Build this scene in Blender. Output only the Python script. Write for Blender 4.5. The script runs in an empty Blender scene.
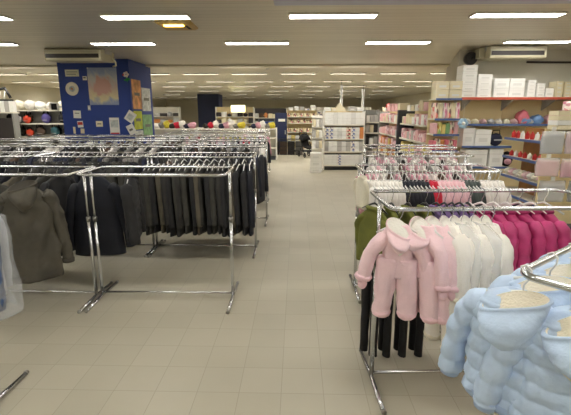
import bpy, bmesh, math, random
from mathutils import Vector, Matrix, noise
PI = math.pi
random.seed(7)
SC = bpy.context.scene
COL = SC.collection
RAIL = 1.343          # height of every chrome hanging rail

# ------------------------------------------------------------------ materials
def lin(c):
    return tuple(((v/255)/12.92 if v/255 <= .04045 else ((v/255+.055)/1.055)**2.4) for v in c) + (1.0,)

def mat(name, rgb, rough=.6, metal=0.0, var=0.0, vscale=6.0, bump=0.0, bscale=60.0, sheen=0.0, emit=None, spec=.5, trans=0.0, alpha=1.0):
    m = bpy.data.materials.new(name); m.use_nodes = True
    nt = m.node_tree; b = nt.nodes['Principled BSDF']
    b.inputs['Base Color'].default_value = lin(rgb)
    b.inputs['Roughness'].default_value = rough
    b.inputs['Metallic'].default_value = metal
    b.inputs['Specular IOR Level'].default_value = spec
    if sheen: b.inputs['Sheen Weight'].default_value = sheen
    if trans: b.inputs['Transmission Weight'].default_value = trans
    if alpha < 1: b.inputs['Alpha'].default_value = alpha
    if emit:
        b.inputs['Emission Color'].default_value = lin(emit[0]); b.inputs['Emission Strength'].default_value = emit[1]
    tc = nt.nodes.new('ShaderNodeTexCoord')
    if var:
        n = nt.nodes.new('ShaderNodeTexNoise'); n.inputs['Scale'].default_value = vscale; n.inputs['Detail'].default_value = 4
        nt.links.new(tc.outputs['Object'], n.inputs['Vector'])
        r = nt.nodes.new('ShaderNodeValToRGB')
        lo = lin(tuple(max(0, v*(1-var)) for v in rgb)); hi = lin(tuple(min(255, v*(1+var)) for v in rgb))
        r.color_ramp.elements[0].color = lo; r.color_ramp.elements[1].color = hi
        r.color_ramp.elements[0].position = .3; r.color_ramp.elements[1].position = .7
        nt.links.new(n.outputs['Fac'], r.inputs['Fac']); nt.links.new(r.outputs['Color'], b.inputs['Base Color'])
    if bump:
        n2 = nt.nodes.new('ShaderNodeTexNoise'); n2.inputs['Scale'].default_value = bscale; n2.inputs['Detail'].default_value = 3
        nt.links.new(tc.outputs['Object'], n2.inputs['Vector'])
        bp = nt.nodes.new('ShaderNodeBump'); bp.inputs['Strength'].default_value = bump; bp.inputs['Distance'].default_value = .01
        nt.links.new(n2.outputs['Fac'], bp.inputs['Height']); nt.links.new(bp.outputs['Normal'], b.inputs['Normal'])
    return m

def math_node(nt, op, a, b=None):
    n = nt.nodes.new('ShaderNodeMath'); n.operation = op
    for i, v in enumerate((a, b)):
        if v is None: continue
        if isinstance(v, (int, float)): n.inputs[i].default_value = v
        else: nt.links.new(v, n.inputs[i])
    return n.outputs[0]

def floor_mat():
    m = bpy.data.materials.new('floor_tiles'); m.use_nodes = True; nt = m.node_tree; b = nt.nodes['Principled BSDF']
    tc = nt.nodes.new('ShaderNodeTexCoord'); sp = nt.nodes.new('ShaderNodeSeparateXYZ'); nt.links.new(tc.outputs['Object'], sp.inputs[0])
    T = .2935
    def cell(o, off):
        u = math_node(nt, 'DIVIDE', math_node(nt, 'ADD', o, off), T)
        fr = math_node(nt, 'FRACT', u); fl = math_node(nt, 'FLOOR', u)
        d = math_node(nt, 'MINIMUM', fr, math_node(nt, 'SUBTRACT', 1.0, fr))
        return d, fl
    dx, ix = cell(sp.outputs[0], 30*T-.195); dy, iy = cell(sp.outputs[1], 30*T-2.56)
    d = math_node(nt, 'MINIMUM', dx, dy)
    g = math_node(nt, 'LESS_THAN', d, .0075)
    cx = nt.nodes.new('ShaderNodeCombineXYZ'); nt.links.new(ix, cx.inputs[0]); nt.links.new(iy, cx.inputs[1])
    wn = nt.nodes.new('ShaderNodeTexWhiteNoise'); nt.links.new(cx.outputs[0], wn.inputs['Vector'])
    r = nt.nodes.new('ShaderNodeValToRGB'); nt.links.new(wn.outputs['Value'], r.inputs['Fac'])
    r.color_ramp.elements[0].color = lin((175, 169, 151)); r.color_ramp.elements[1].color = lin((180, 174, 156))
    ns = nt.nodes.new('ShaderNodeTexNoise'); ns.inputs['Scale'].default_value = 1.6; ns.inputs['Detail'].default_value = 5
    nt.links.new(tc.outputs['Object'], ns.inputs['Vector'])
    mx0 = nt.nodes.new('ShaderNodeMix'); mx0.data_type = 'RGBA'; mx0.blend_type = 'MULTIPLY'
    r2 = nt.nodes.new('ShaderNodeValToRGB'); nt.links.new(ns.outputs['Fac'], r2.inputs['Fac'])
    r2.color_ramp.elements[0].color = (.86, .86, .86, 1); r2.color_ramp.elements[1].color = (1, 1, 1, 1)
    mx0.inputs[0].default_value = 1
    nt.links.new(r.outputs['Color'], mx0.inputs[6]); nt.links.new(r2.outputs['Color'], mx0.inputs[7])
    mx = nt.nodes.new('ShaderNodeMix'); mx.data_type = 'RGBA'
    nt.links.new(g, mx.inputs[0]); nt.links.new(mx0.outputs[2], mx.inputs[6]); mx.inputs[7].default_value = lin((152, 146, 130))
    nt.links.new(mx.outputs[2], b.inputs['Base Color'])
    b.inputs['Roughness'].default_value = .42; b.inputs['Specular IOR Level'].default_value = .35
    return m

def ceiling_mat():
    m = bpy.data.materials.new('ceiling_slats'); m.use_nodes = True; nt = m.node_tree; b = nt.nodes['Principled BSDF']
    tc = nt.nodes.new('ShaderNodeTexCoord'); sp = nt.nodes.new('ShaderNodeSeparateXYZ'); nt.links.new(tc.outputs['Object'], sp.inputs[0])
    u = math_node(nt, 'DIVIDE', math_node(nt, 'ADD', sp.outputs[1], 30.0), .20)
    fr = math_node(nt, 'FRACT', u); fl = math_node(nt, 'FLOOR', u)
    g = math_node(nt, 'LESS_THAN', fr, .07)
    wn = nt.nodes.new('ShaderNodeTexWhiteNoise'); wn.noise_dimensions = '1D'; nt.links.new(fl, wn.inputs['W'])
    r = nt.nodes.new('ShaderNodeValToRGB'); nt.links.new(wn.outputs['Value'], r.inputs['Fac'])
    r.color_ramp.elements[0].color = lin((224, 218, 202)); r.color_ramp.elements[1].color = lin((231, 225, 209))
    mx = nt.nodes.new('ShaderNodeMix'); mx.data_type = 'RGBA'
    nt.links.new(g, mx.inputs[0]); nt.links.new(r.outputs['Color'], mx.inputs[6]); mx.inputs[7].default_value = lin((198, 192, 175))
    nt.links.new(mx.outputs[2], b.inputs['Base Color'])
    b.inputs['Roughness'].default_value = .46; b.inputs['Metallic'].default_value = .55
    return m

M = {}
def mk(k, *a, **kw): M[k] = mat(k, *a, **kw)
mk('chrome', (205, 207, 210), .16, 1.0)
mk('chrome_dull', (150, 148, 142), .3, 1.0)
mk('rubber', (28, 28, 28), .7)
mk('wire', (196, 198, 202), .25, .9)
mk('hanger_clear', (236, 236, 232), .25, 0, spec=.8)
mk('hanger_black', (22, 22, 24), .35)
mk('hanger_white', (232, 230, 226), .35)
mk('hanger_red', (150, 32, 40), .4)
mk('blue_puffer', (190, 211, 238), .5, var=.035, vscale=9, bump=.45, bscale=32)
mk('blue_trim', (166, 190, 226), .6)
mk('cream_fleece', (243, 236, 218), .95, bump=.35, bscale=110, sheen=.3)
mk('pink_fleece', (243, 210, 216), .95, var=.03, bump=.6, bscale=140, sheen=.4)
mk('pink_cuff', (240, 202, 210), .95, bump=.6, bscale=120)
mk('white_fleece', (244, 240, 232), .95, bump=.6, bscale=140, sheen=.3)
mk('ivory_fleece', (236, 230, 210), .95, bump=.6, bscale=140, sheen=.3)
mk('magenta_puffer', (190, 60, 120), .5, var=.08, bump=.2, bscale=40)
mk('magenta_trim', (150, 30, 90), .6)
mk('purple_cloth', (116, 92, 140), .8, var=.12, bump=.3)
mk('olive_cloth', (104, 108, 46), .8, var=.12, bump=.3)
mk('black_cloth', (20, 19, 21), .85, var=.2, bump=.2)
mk('charcoal', (46, 45, 44), .85, var=.16, bump=.3, bscale=90)
mk('charcoal_b', (58, 57, 53), .85, var=.16, bump=.3, bscale=90)
mk('charcoal_c', (36, 36, 38), .85, var=.16, bump=.3, bscale=90)
mk('taupe', (86, 80, 68), .85, var=.14, bump=.3, bscale=90)
mk('grey_parka', (78, 74, 65), .8, var=.10, vscale=5, bump=.35, bscale=35)
mk('grey_parka_trim', (74, 70, 63), .85)
mk('navy', (20, 23, 34), .75, var=.14, bump=.3)
mk('navy_b', (28, 34, 60), .75, var=.14, bump=.3)
mk('white_cloth', (226, 222, 216), .85, var=.05, bump=.3)
mk('rose_cloth', (206, 154, 168), .85, var=.1, bump=.3)
mk('pale_rose', (224, 186, 194), .85, var=.08, bump=.3)
mk('red_cloth', (190, 30, 56), .8, var=.1, bump=.3)
mk('slate_cloth', (66, 76, 74), .8, var=.12, bump=.3)
mk('grey_cloth', (128, 126, 122), .85, var=.12, bump=.3)
mk('brown_cloth', (84, 66, 54), .85, var=.12, bump=.3)
mk('yellow_cloth', (206, 190, 60), .8, var=.1)
mk('teal_cloth', (40, 84, 92), .8, var=.1)
mk('orange_cloth', (206, 66, 36), .7, var=.06)
mk('violet_cloth', (92, 82, 150), .8, var=.1)
mk('jeans', (58, 80, 118), .85, var=.2, vscale=30, bump=.3)
mk('coat_pale', (176, 178, 182), .8, var=.06, bump=.3)
mk('stitch_red', (180, 50, 40), .6)
mk('column_blue', (38, 64, 140), .55, var=.03, vscale=2)
mk('column_navy', (24, 36, 74), .55, var=.03, vscale=2)
mk('wall_cream', (214, 208, 188), .8)
mk('wall_grey', (206, 202, 188), .8)
mk('panel_cream', (232, 214, 168), .7)
mk('panel_grey', (148, 148, 144), .6)
mk('panel_dark', (58, 62, 70), .6)
mk('panel_white', (232, 230, 222), .5)
mk('wood_brown', (160, 112, 58), .55, var=.1, vscale=3)
mk('shelf_blue', (84, 108, 160), .45)
mk('shelf_red', (206, 92, 72), .45)
mk('shelf_white', (226, 222, 208), .5)
mk('carton_white', (240, 240, 236), .55)
mk('carton_cream', (226, 216, 184), .6)
mk('carton_pink', (232, 184, 186), .6)
mk('carton_rose', (222, 122, 136), .55)
mk('carton_grey', (184, 182, 178), .6)
mk('carton_yellow', (230, 212, 130), .6)
mk('carton_green', (136, 176, 120), .6)
mk('carton_red', (196, 44, 44), .5)
mk('carton_blue', (122, 160, 210), .5)
mk('flower_blue', (168, 204, 230), .7)
mk('carton_dark', (54, 50, 52), .6)
mk('carton_orange', (214, 140, 80), .55)
mk('carton_seam', (212, 210, 204), .6)
mk('label_pale', (224, 224, 220), .6)
mk('porcelain', (236, 228, 206), .25)
mk('paper', (236, 234, 226), .8)
mk('paper_red', (200, 70, 60), .8)
mk('plush_green', (52, 150, 80), .9)
mk('plush_white', (236, 220, 214), .9)
mk('sign_cream', (224, 222, 196), .6)
mk('sign_ink', (120, 120, 110), .8)
mk('picture_orange', (204, 150, 100), .7, var=.2, vscale=5)
mk('picture_lime', (180, 188, 60), .7, var=.08)
mk('picture_grey', (196, 200, 196), .7, var=.12, vscale=12)
mk('picture_green', (130, 170, 120), .7, var=.12, vscale=9)
mk('ac_cream', (186, 180, 152), .45)
mk('ac_dark', (46, 38, 32), .5)
mk('lamp_frame', (214, 210, 196), .4)
mk('lamp_louvre', (92, 88, 78), .6)
mk('cassette', (204, 174, 104), .5)
mk('trim_lilac', (196, 198, 214), .5)
mk('black_plastic', (20, 20, 22), .45)
mk('grille', (12, 12, 13), .7)
mk('steel_pole', (226, 226, 222), .4)
mk('blue_gloss', (30, 60, 128), .4)
mk('bag_red', (196, 48, 44), .5)
mk('lamp', (255, 255, 255), .5, emit=((255, 252, 245), 11.0))
mk('lamp_far', (255, 255, 255), .5, emit=((255, 250, 240), 28.0))
mk('lamp_amber', (255, 220, 120), .5, emit=((255, 206, 90), 5.0))
mk('sign_lit', (250, 244, 170), .5, emit=((250, 246, 190), 1.3))

def film_mat(name, rgb, a):
    m = bpy.data.materials.new(name); m.use_nodes = True; nt = m.node_tree
    b = nt.nodes['Principled BSDF']; b.inputs['Base Color'].default_value = lin(rgb); b.inputs['Roughness'].default_value = .18
    b.inputs['Specular IOR Level'].default_value = .8
    tr = nt.nodes.new('ShaderNodeBsdfTransparent'); mx = nt.nodes.new('ShaderNodeMixShader'); mx.inputs[0].default_value = a
    nt.links.new(tr.outputs[0], mx.inputs[1]); nt.links.new(b.outputs[0], mx.inputs[2])
    nt.links.new(mx.outputs[0], nt.nodes['Material Output'].inputs['Surface'])
    tc = nt.nodes.new('ShaderNodeTexCoord'); n = nt.nodes.new('ShaderNodeTexNoise'); n.inputs['Scale'].default_value = 14
    nt.links.new(tc.outputs['Object'], n.inputs['Vector']); bp = nt.nodes.new('ShaderNodeBump'); bp.inputs['Strength'].default_value = .8
    nt.links.new(n.outputs['Fac'], bp.inputs['Height']); nt.links.new(bp.outputs['Normal'], b.inputs['Normal'])
    return m
M['film'] = film_mat('plastic_film', (236, 238, 240), .32)
M['film_b'] = film_mat('plastic_film_cloudy', (206, 210, 216), .34)

def poster_mat():
    # soft painted poster: pink mound on a yellow ground under a blue sky
    m = bpy.data.materials.new('poster_print'); m.use_nodes = True; nt = m.node_tree; b = nt.nodes['Principled BSDF']
    tc = nt.nodes.new('ShaderNodeTexCoord'); sp = nt.nodes.new('ShaderNodeSeparateXYZ'); nt.links.new(tc.outputs['Generated'], sp.inputs[0])
    n = nt.nodes.new('ShaderNodeTexNoise'); n.inputs['Scale'].default_value = 4; n.inputs['Detail'].default_value = 5
    nt.links.new(tc.outputs['Generated'], n.inputs['Vector'])
    z = math_node(nt, 'ADD', sp.outputs[2], math_node(nt, 'MULTIPLY', math_node(nt, 'SUBTRACT', n.outputs['Fac'], .5), .55))
    r = nt.nodes.new('ShaderNodeValToRGB'); cr = r.color_ramp
    cr.elements[0].position = .05; cr.elements[0].color = lin((150, 160, 190)); cr.elements[1].position = .95; cr.elements[1].color = lin((150, 164, 194))
    for p, c in ((.2, (220, 208, 160)), (.35, (214, 196, 160)), (.5, (204, 180, 170)), (.75, (196, 196, 190))):
        e = cr.elements.new(p); e.color = lin(c)
    nt.links.new(z, r.inputs['Fac'])
    dx = math_node(nt, 'MULTIPLY', math_node(nt, 'SUBTRACT', sp.outputs[0], .47), 2.3)
    dz = math_node(nt, 'MULTIPLY', math_node(nt, 'SUBTRACT', sp.outputs[2], .52), 2.8)
    d = math_node(nt, 'ADD', math_node(nt, 'POWER', math_node(nt, 'ABSOLUTE', dx), 2.0), math_node(nt, 'POWER', math_node(nt, 'ABSOLUTE', dz), 2.0))
    d = math_node(nt, 'ADD', d, math_node(nt, 'MULTIPLY', math_node(nt, 'SUBTRACT', n.outputs['Fac'], .5), 2.2))
    r2 = nt.nodes.new('ShaderNodeValToRGB'); nt.links.new(d, r2.inputs['Fac'])
    r2.color_ramp.elements[0].position = .3; r2.color_ramp.elements[0].color = (1, 1, 1, 1); r2.color_ramp.elements[1].position = .75; r2.color_ramp.elements[1].color = (0, 0, 0, 1)
    mx = nt.nodes.new('ShaderNodeMix'); mx.data_type = 'RGBA'
    nt.links.new(r2.outputs['Color'], mx.inputs[0]); nt.links.new(r.outputs['Color'], mx.inputs[6]); mx.inputs[7].default_value = lin((206, 160, 144))
    nt.links.new(mx.outputs[2], b.inputs['Base Color']); b.inputs['Roughness'].default_value = .5
    return m
M['poster'] = poster_mat()

def blotch_mat(name, cols, scale):
    # printed packaging: voronoi patches in several colours
    m = bpy.data.materials.new(name); m.use_nodes = True; nt = m.node_tree; b = nt.nodes['Principled BSDF']
    tc = nt.nodes.new('ShaderNodeTexCoord'); v = nt.nodes.new('ShaderNodeTexVoronoi'); v.inputs['Scale'].default_value = scale
    nt.links.new(tc.outputs['Object'], v.inputs['Vector'])
    sp = nt.nodes.new('ShaderNodeSeparateColor'); nt.links.new(v.outputs['Color'], sp.inputs[0])
    r = nt.nodes.new('ShaderNodeValToRGB'); r.color_ramp.interpolation = 'CONSTANT'
    r.color_ramp.elements[0].color = lin(cols[0]); r.color_ramp.elements[1].color = lin(cols[-1]); r.color_ramp.elements[1].position = (len(cols)-1)/len(cols)
    for i, c in enumerate(cols[1:-1], 1):
        e = r.color_ramp.elements.new(i/len(cols)); e.color = lin(c)
    nt.links.new(sp.outputs[0], r.inputs['Fac']); nt.links.new(r.outputs['Color'], b.inputs['Base Color']); b.inputs['Roughness'].default_value = .45
    return m
M['print_warm'] = blotch_mat('print_warm', [(236, 224, 200), (220, 120, 110), (240, 200, 190), (120, 90, 80), (236, 230, 216)], 3)
M['print_cool'] = blotch_mat('print_cool', [(232, 228, 220), (150, 170, 210), (240, 236, 230), (110, 110, 150), (236, 230, 226)], 3)
M['print_pink'] = blotch_mat('print_pink', [(240, 220, 220), (226, 160, 176), (244, 236, 232), (210, 120, 150), (236, 206, 206)], 3)
M['print_lime'] = blotch_mat('print_lime', [(214, 206, 110), (150, 176, 100), (236, 226, 160), (220, 150, 90)], 3)

# ------------------------------------------------------------------ mesh builder
class MB:
    def __init__(s): s.v = []; s.f = []; s.s = []
    def add(s, vs, fs, smooth=True, X=None):
        o = len(s.v)
        s.v.extend([tuple(X @ Vector(p)) for p in vs] if X is not None else [tuple(p) for p in vs])
        for f in fs: s.f.append(tuple(i+o for i in f)); s.s.append(smooth)
        return s
    def box(s, x0, x1, y0, y1, z0, z1, bev=0.0, X=None):
        if bev:
            bm = bmesh.new(); bmesh.ops.create_cube(bm, size=1.0)
            for v in bm.verts: v.co = Vector((x0+(v.co.x+.5)*(x1-x0), y0+(v.co.y+.5)*(y1-y0), z0+(v.co.z+.5)*(z1-z0)))
            bmesh.ops.bevel(bm, geom=list(bm.edges), offset=bev, segments=2, affect='EDGES', profile=.5)
            bm.verts.index_update()
            s.add([v.co[:] for v in bm.verts], [[v.index for v in f.verts] for f in bm.faces], False, X); bm.free(); return s
        vs = [(x, y, z) for z in (z0, z1) for y in (y0, y1) for x in (x0, x1)]
        return s.add(vs, [(0, 2, 3, 1), (4, 5, 7, 6), (0, 1, 5, 4), (2, 6, 7, 3), (0, 4, 6, 2), (1, 3, 7, 5)], False, X)
    def loft(s, rings, cap0=True, cap1=True, X=None, closed=False):
        n = len(rings[0]); vs = [p for r in rings for p in r]; fs = []
        m = len(rings)
        for i in range(m if closed else m-1):
            a = i*n; b = ((i+1) % m)*n
            for j in range(n):
                k = (j+1) % n; fs.append((a+j, a+k, b+k, b+j))
        if not closed and cap0: fs.append(tuple(reversed(range(n))))
        if not closed and cap1: fs.append(tuple(range((m-1)*n, m*n)))
        return s.add(vs, fs, True, X)
    def tube(s, pts, r, n=8, closed=False, cap0=True, cap1=True, X=None):
        P = [Vector(p) for p in pts]; m = len(P); R = r if isinstance(r, (list, tuple)) else [r]*m
        rings = []; up = None
        for i in range(m):
            t = (P[(i+1) % m]-P[i-1]) if closed else (P[min(i+1, m-1)]-P[max(i-1, 0)])
            t.normalize()
            if up is None:
                up = Vector((0, 0, 1)) if abs(t.z) < .9 else Vector((0, 1, 0))
            up = (up - t*up.dot(t)); up.normalize(); sd = t.cross(up)
            rings.append([tuple(P[i]+(up*math.cos(2*PI*j/n)+sd*math.sin(2*PI*j/n))*R[i]) for j in range(n)])
        return s.loft(rings, cap0, cap1, X, closed)
    def lathe(s, prof, n=20, X=None):
        return s.loft([[(r*math.cos(2*PI*j/n), r*math.sin(2*PI*j/n), z) for j in range(n)] for r, z in prof], True, True, X)
    def ball(s, c, r, n=14, m=9, X=None, namp=0.0):
        rx, ry, rz = r if isinstance(r, tuple) else (r, r, r); rings = []
        for i in range(m+1):
            a = -PI/2+PI*(.02+.96*i/m)
            ring = []
            for j in range(n):
                d = Vector((math.cos(a)*math.cos(2*PI*j/n), math.cos(a)*math.sin(2*PI*j/n), math.sin(a)))
                k = 1+namp*noise.noise(d*2.1+Vector(c)*9) if namp else 1
                ring.append((c[0]+d.x*rx*k, c[1]+d.y*ry*k, c[2]+d.z*rz*k))
            rings.append(ring)
        return s.loft(rings, True, True, X)
    def mesh(s, name, m):
        me = bpy.data.meshes.new(name); me.from_pydata(s.v, [], s.f); me.update()
        me.polygons.foreach_set('use_smooth', s.s)
        if m is not None: me.materials.append(M[m] if isinstance(m, str) else m)
        return me
    def build(s, name, m, parent=None, loc=None, rz=0.0):
        o = bpy.data.objects.new(name, s.mesh(name, m)); COL.objects.link(o)
        if loc: o.location = loc
        if rz: o.rotation_euler = (0, 0, rz)
        if parent is not None: o.parent = parent
        return o

def tag(o, label=None, cat=None, group=None, kind=None):
    if label: o['label'] = label
    if cat: o['category'] = cat
    if group: o['group'] = group
    if kind: o['kind'] = kind
    return o
def thing(name, label, cat, loc=(0, 0, 0), rz=0.0, group=None):
    o = bpy.data.objects.new(name, None); COL.objects.link(o); o.empty_display_size = .1
    o.location = loc; o.rotation_euler = (0, 0, rz)
    return tag(o, label, cat, group)
def struct(name, mb, m): return tag(mb.build(name, m), kind='structure')
def setmat(o, m):
    o.material_slots[0].link = 'OBJECT'; o.material_slots[0].material = M[m]

class Proto:
    """meshes of one kind of thing: list of (part name, mesh, [(sub-part name, mesh)])"""
    def __init__(s, name, parts): s.name = name; s.parts = parts
    def put(s, label, cat, loc, rz=0.0, group=None, mats=None, scale=None, name=None):
        root = thing(name or s.name, label, cat, loc, rz, group)
        if scale: root.scale = scale
        for pn, me, subs in s.parts:
            o = bpy.data.objects.new(pn, me); COL.objects.link(o); o.parent = root
            if mats and pn in mats: setmat(o, mats[pn])
            for sn, sm in subs:
                q = bpy.data.objects.new(sn, sm); COL.objects.link(q); q.parent = o
                if mats and sn in mats: setmat(q, mats[sn])
        return root
def single(name, me, label, cat, loc, rz=0.0, group=None, m=None, scale=None):
    o = bpy.data.objects.new(name, me); COL.objects.link(o); o.location = loc; o.rotation_euler = (0, 0, rz)
    if scale: o.scale = scale
    if m: setmat(o, m)
    return tag(o, label, cat, group)

ORD = ['first', 'second', 'third', 'fourth', 'fifth', 'sixth', 'seventh', 'eighth', 'ninth', 'tenth', 'eleventh', 'twelfth', 'thirteenth', 'fourteenth', 'fifteenth',
       'sixteenth', 'seventeenth', 'eighteenth', 'nineteenth', 'twentieth']
def od(i): return ORD[i] if i < 20 else str(i+1)+'th'

# ------------------------------------------------------------------ camera
cam = bpy.data.cameras.new('camera'); co = bpy.data.objects.new('camera', cam); COL.objects.link(co)
cam.sensor_width = 36.0; cam.lens = 36.0*420/571; cam.clip_start = .05; cam.clip_end = 200
co.location = (0, 0, 1.9); co.rotation_euler = (math.radians(90-12.7), 0, math.radians(1.53))
SC.camera = co
vs_ = SC.view_settings; vs_.view_transform = 'Standard'; vs_.look = 'None'; vs_.gamma = 1.0; vs_.use_curve_mapping = False; vs_.exposure = 1.05

# ------------------------------------------------------------------ room
CEIL = 3.27
M['floor'] = floor_mat(); M['ceiling'] = ceiling_mat()
struct('floor', MB().box(-14, 9, -6, 46, -.1, 0), 'floor')
struct('ceiling', MB().box(-14, 9, -6, 46, CEIL, CEIL+.1), 'ceiling')
struct('wall_back', MB().box(-14, 9, 46, 46.2, 0, CEIL), 'wall_cream')
struct('wall_left', MB().box(-14.2, -14, -6, 46, 0, CEIL), 'wall_cream')
struct('wall_right', MB().box(9, 9.2, -6, 46, 0, CEIL), 'wall_cream')
struct('wall_front', MB().box(-14, 9, -6.2, -6, 0, CEIL), 'wall_cream')
# block of wall on the right with a slanted flank
w = MB(); pl = [(3.62, 10.0), (9.0, 10.0), (9.0, 14.0), (4.7, 14.0)]
w.add([(x, y, z) for z in (0, CEIL) for x, y in pl], [(3, 2, 1, 0), (4, 5, 6, 7), (0, 1, 5, 4), (1, 2, 6, 5), (2, 3, 7, 6), (3, 0, 4, 7)], False)
struct('wall_alcove', w, 'wall_grey')
struct('trim_1', MB().box(-.3, 4.6, 5.0, 5.86, CEIL-.02, CEIL, .006), 'trim_lilac')
struct('trim_2', MB().box(-14.0, 9.0, 12.72, 13.02, CEIL-.05, CEIL), 'wall_cream')

# fluorescent ceiling lights
fr = MB()
for a in ((-.63, .63, -.125, -.115), (-.63, .63, .115, .125), (-.63, -.615, -.115, .115), (.615, .63, -.115, .115)): fr.box(*a, -.03, 0)
df = MB().box(-.612, .612, -.11, .11, -.032, -.004, .008)
dfn = MB().box(-.612, .612, -.07, .07, -.006, -.002)
frn = MB()
for a in ((-.63, .63, -.08, -.07), (-.63, .63, .07, .08), (-.63, -.615, -.07, .07), (.615, .63, -.07, .07)): frn.box(*a, -.028, 0)
SLIM = Proto('ceiling_light', [('frame', frn.mesh('frame', 'lamp_louvre'), []), ('diffuser', dfn.mesh('diffuser', 'lamp_far'), [])])
LIGHT = Proto('ceiling_light', [('frame', fr.mesh('frame', 'lamp_frame'), []), ('diffuser', df.mesh('diffuser', 'lamp'), [])])
rows = [(6.47, [-7.5, -4.83, -2.19, .5, 3.1, 5.8], 'first'), (8.82, [-6.3, -3.48, -.8, 1.97, 4.68], 'second')]
for Y, xs, w in rows:
    for i, x in enumerate(xs):
        LIGHT.put('long white fluorescent ceiling light, %s from the left in the %s row of lamps' % (od(i), 'nearest' if w == 'first' else 'second nearest'), 'ceiling light', (x, Y, CEIL), 0, 'fluorescent ceiling lights')
for Y in (4.1, 1.75, -.6, -3.0):
    for x in (-7.5, -4.83, -2.19, .5, 3.1, 5.8):
        if Y == 4.1 and x in (.5, 3.1): x += .0
        LIGHT.put('long white fluorescent light over the front of the store', 'ceiling light', (x, Y, CEIL), 0, 'fluorescent ceiling lights at the front')
for Y, p in ((13.2, 1.75), (15.6, 1.75), (19.4, 1.75), (22.9, 1.9), (27.6, 2.2), (33, 2.6), (39, 2.6)):  # nearest row is added, unseen behind the beam, to brighten the shelf goods
    x = -12.2
    while x < 7.5:
        if not (x > 2.9 and Y < 14.2) and not (-7.2 < x < -3.4 and 11 < Y < 13.6):
            SLIM.put('thin bright fluorescent light in the rows at the back of the store, nearest row added', 'ceiling light', (x, Y, CEIL), 0, 'fluorescent ceiling lights at the back')
        x += p

# ------------------------------------------------------------------ clothes racks
def ring_path(hx, hy, r, z, n=7):
    pts = []
    for cx, cy, a0 in ((hx-r, hy-r, 0), (-hx+r, hy-r, 90), (-hx+r, -hy+r, 180), (hx-r, -hy+r, 270)):
        for i in range(n+1):
            a = math.radians(a0+90*i/n); pts.append((cx+r*math.cos(a), cy+r*math.sin(a), z))
    return pts
def rack_proto(L):
    hx = L/2; parts = []
    parts.append(('top_rail', MB().tube(ring_path(hx, .295, .07, RAIL), .0135, 10, True).mesh('top_rail', 'chrome'), []))
    for sx in (-1, 1):
        x = sx*(hx-.0)
        p = MB().tube([(x, 0, .03), (x, 0, .86)], .0175, 10).tube([(x, 0, .86), (x, 0, RAIL-.012)], .0135, 10)
        col = MB().tube([(x, 0, .83), (x, 0, .875)], .022, 10); col.box(x-.006, x+.006, -.036, -.02, .845, .86)
        parts.append(('post', p.mesh('post', 'chrome'), [('collar', col.mesh('collar', 'chrome_dull'), [])][:1] and [('collar', col.mesh('collar', 'chrome_dull'))]))
        ft = MB().tube([(x, -.36, .014), (x, -.10, .022), (x, 0, .034), (x, .10, .022), (x, .36, .014)], .0165, 8)
        parts.append(('foot', ft.mesh('foot', 'chrome'), [('end_cap', MB().tube([(x, sy*.352, .0185), (x, sy*.372, .0185)], .0182, 8).mesh('end_cap', 'chrome_dull')) for sy in (-1, 1)]))
    parts.append(('crossbar', MB().tube([(-hx, 0, .06), (hx, 0, .06)], .011, 8).mesh('crossbar', 'chrome'), []))
    return Proto('clothes_rack', parts)
RK = {}
class Rack:
    def __init__(s, x0, x1, y, rot, label, group=None):
        L = round(x1-x0, 2)
        if L not in RK: RK[L] = rack_proto(L)
        s.c = Vector(((x0+x1)/2, y, 0)); s.rot = rot; s.L = L
        s.o = RK[L].put(label, 'clothes rack', s.c, rot, group)
    def at(s, side, t, off=0.0):
        """point on a rail: side -1 near, +1 far; t metres from the left end"""
        p = Matrix.Rotation(s.rot, 3, 'Z') @ Vector((-s.L/2+t, side*.295+off, RAIL))
        return p+s.c

# ------------------------------------------------------------------ hangers
def hanger_parts(w, m):
    hk = MB(); pts = []
    R = .021; zc = .0135+.0025-R     # hook wire rests on the rail
    for i in range(13):
        a = math.radians(-25+ (205+25)*i/12); pts.append((R*math.cos(a), 0, zc+R*math.sin(a)))
    pts = pts[::-1]                     # from the inner side round to the tip
    stem = [(0, 0, -.088), (0, 0, -.060), (-.012, 0, -.042)]
    hk.tube(stem+pts, .0028, 5)
    h = w/2
    br = MB().tube([(-h, 0, -.148), (-h*.6, 0, -.122), (-h*.2, 0, -.098), (0, 0, -.090), (h*.2, 0, -.098), (h*.6, 0, -.122), (h, 0, -.148)], [.004, .007, .008, .009, .008, .007, .004], 6)
    return [('hook', hk.mesh('hook', 'wire'), []), ('shoulder_bar', br.mesh('shoulder_bar', m), [])]
HANG = {'clear': Proto('clothes_hanger', hanger_parts(.34, 'hanger_clear')), 'black': Proto('clothes_hanger', hanger_parts(.26, 'hanger_black')),
        'white': Proto('clothes_hanger', hanger_parts(.26, 'hanger_white')), 'red': Proto('clothes_hanger', hanger_parts(.26, 'hanger_red'))}
HN = {'clear': 'clear plastic', 'black': 'black plastic', 'white': 'white plastic', 'red': 'dark red plastic'}
NH = [0]; FAR_HOOKS = MB()
def hanger(kind, where, loc, rz, i=None, holds=None):
    if NH[0] >= 285:                     # the rest, all small and far away, are one mass
        X = Matrix.Translation(loc) @ Matrix.Rotation(rz, 4, 'Z')
        FAR_HOOKS.tube([(0, 0, -.09), (0, 0, -.06), (-.018, 0, -.03), (-.02, 0, 0), (0, 0, .017), (.019, 0, .005)], .004, 4, X=X)
        FAR_HOOKS.tube([(-.16, 0, -.145), (0, 0, -.088), (.16, 0, -.145)], .008, 4, X=X); return
    NH[0] += 1
    lab = '%s clothes hanger %s' % (HN[kind], where)
    HANG[kind].put(lab, 'hanger', loc, rz, 'hangers '+where)

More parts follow.
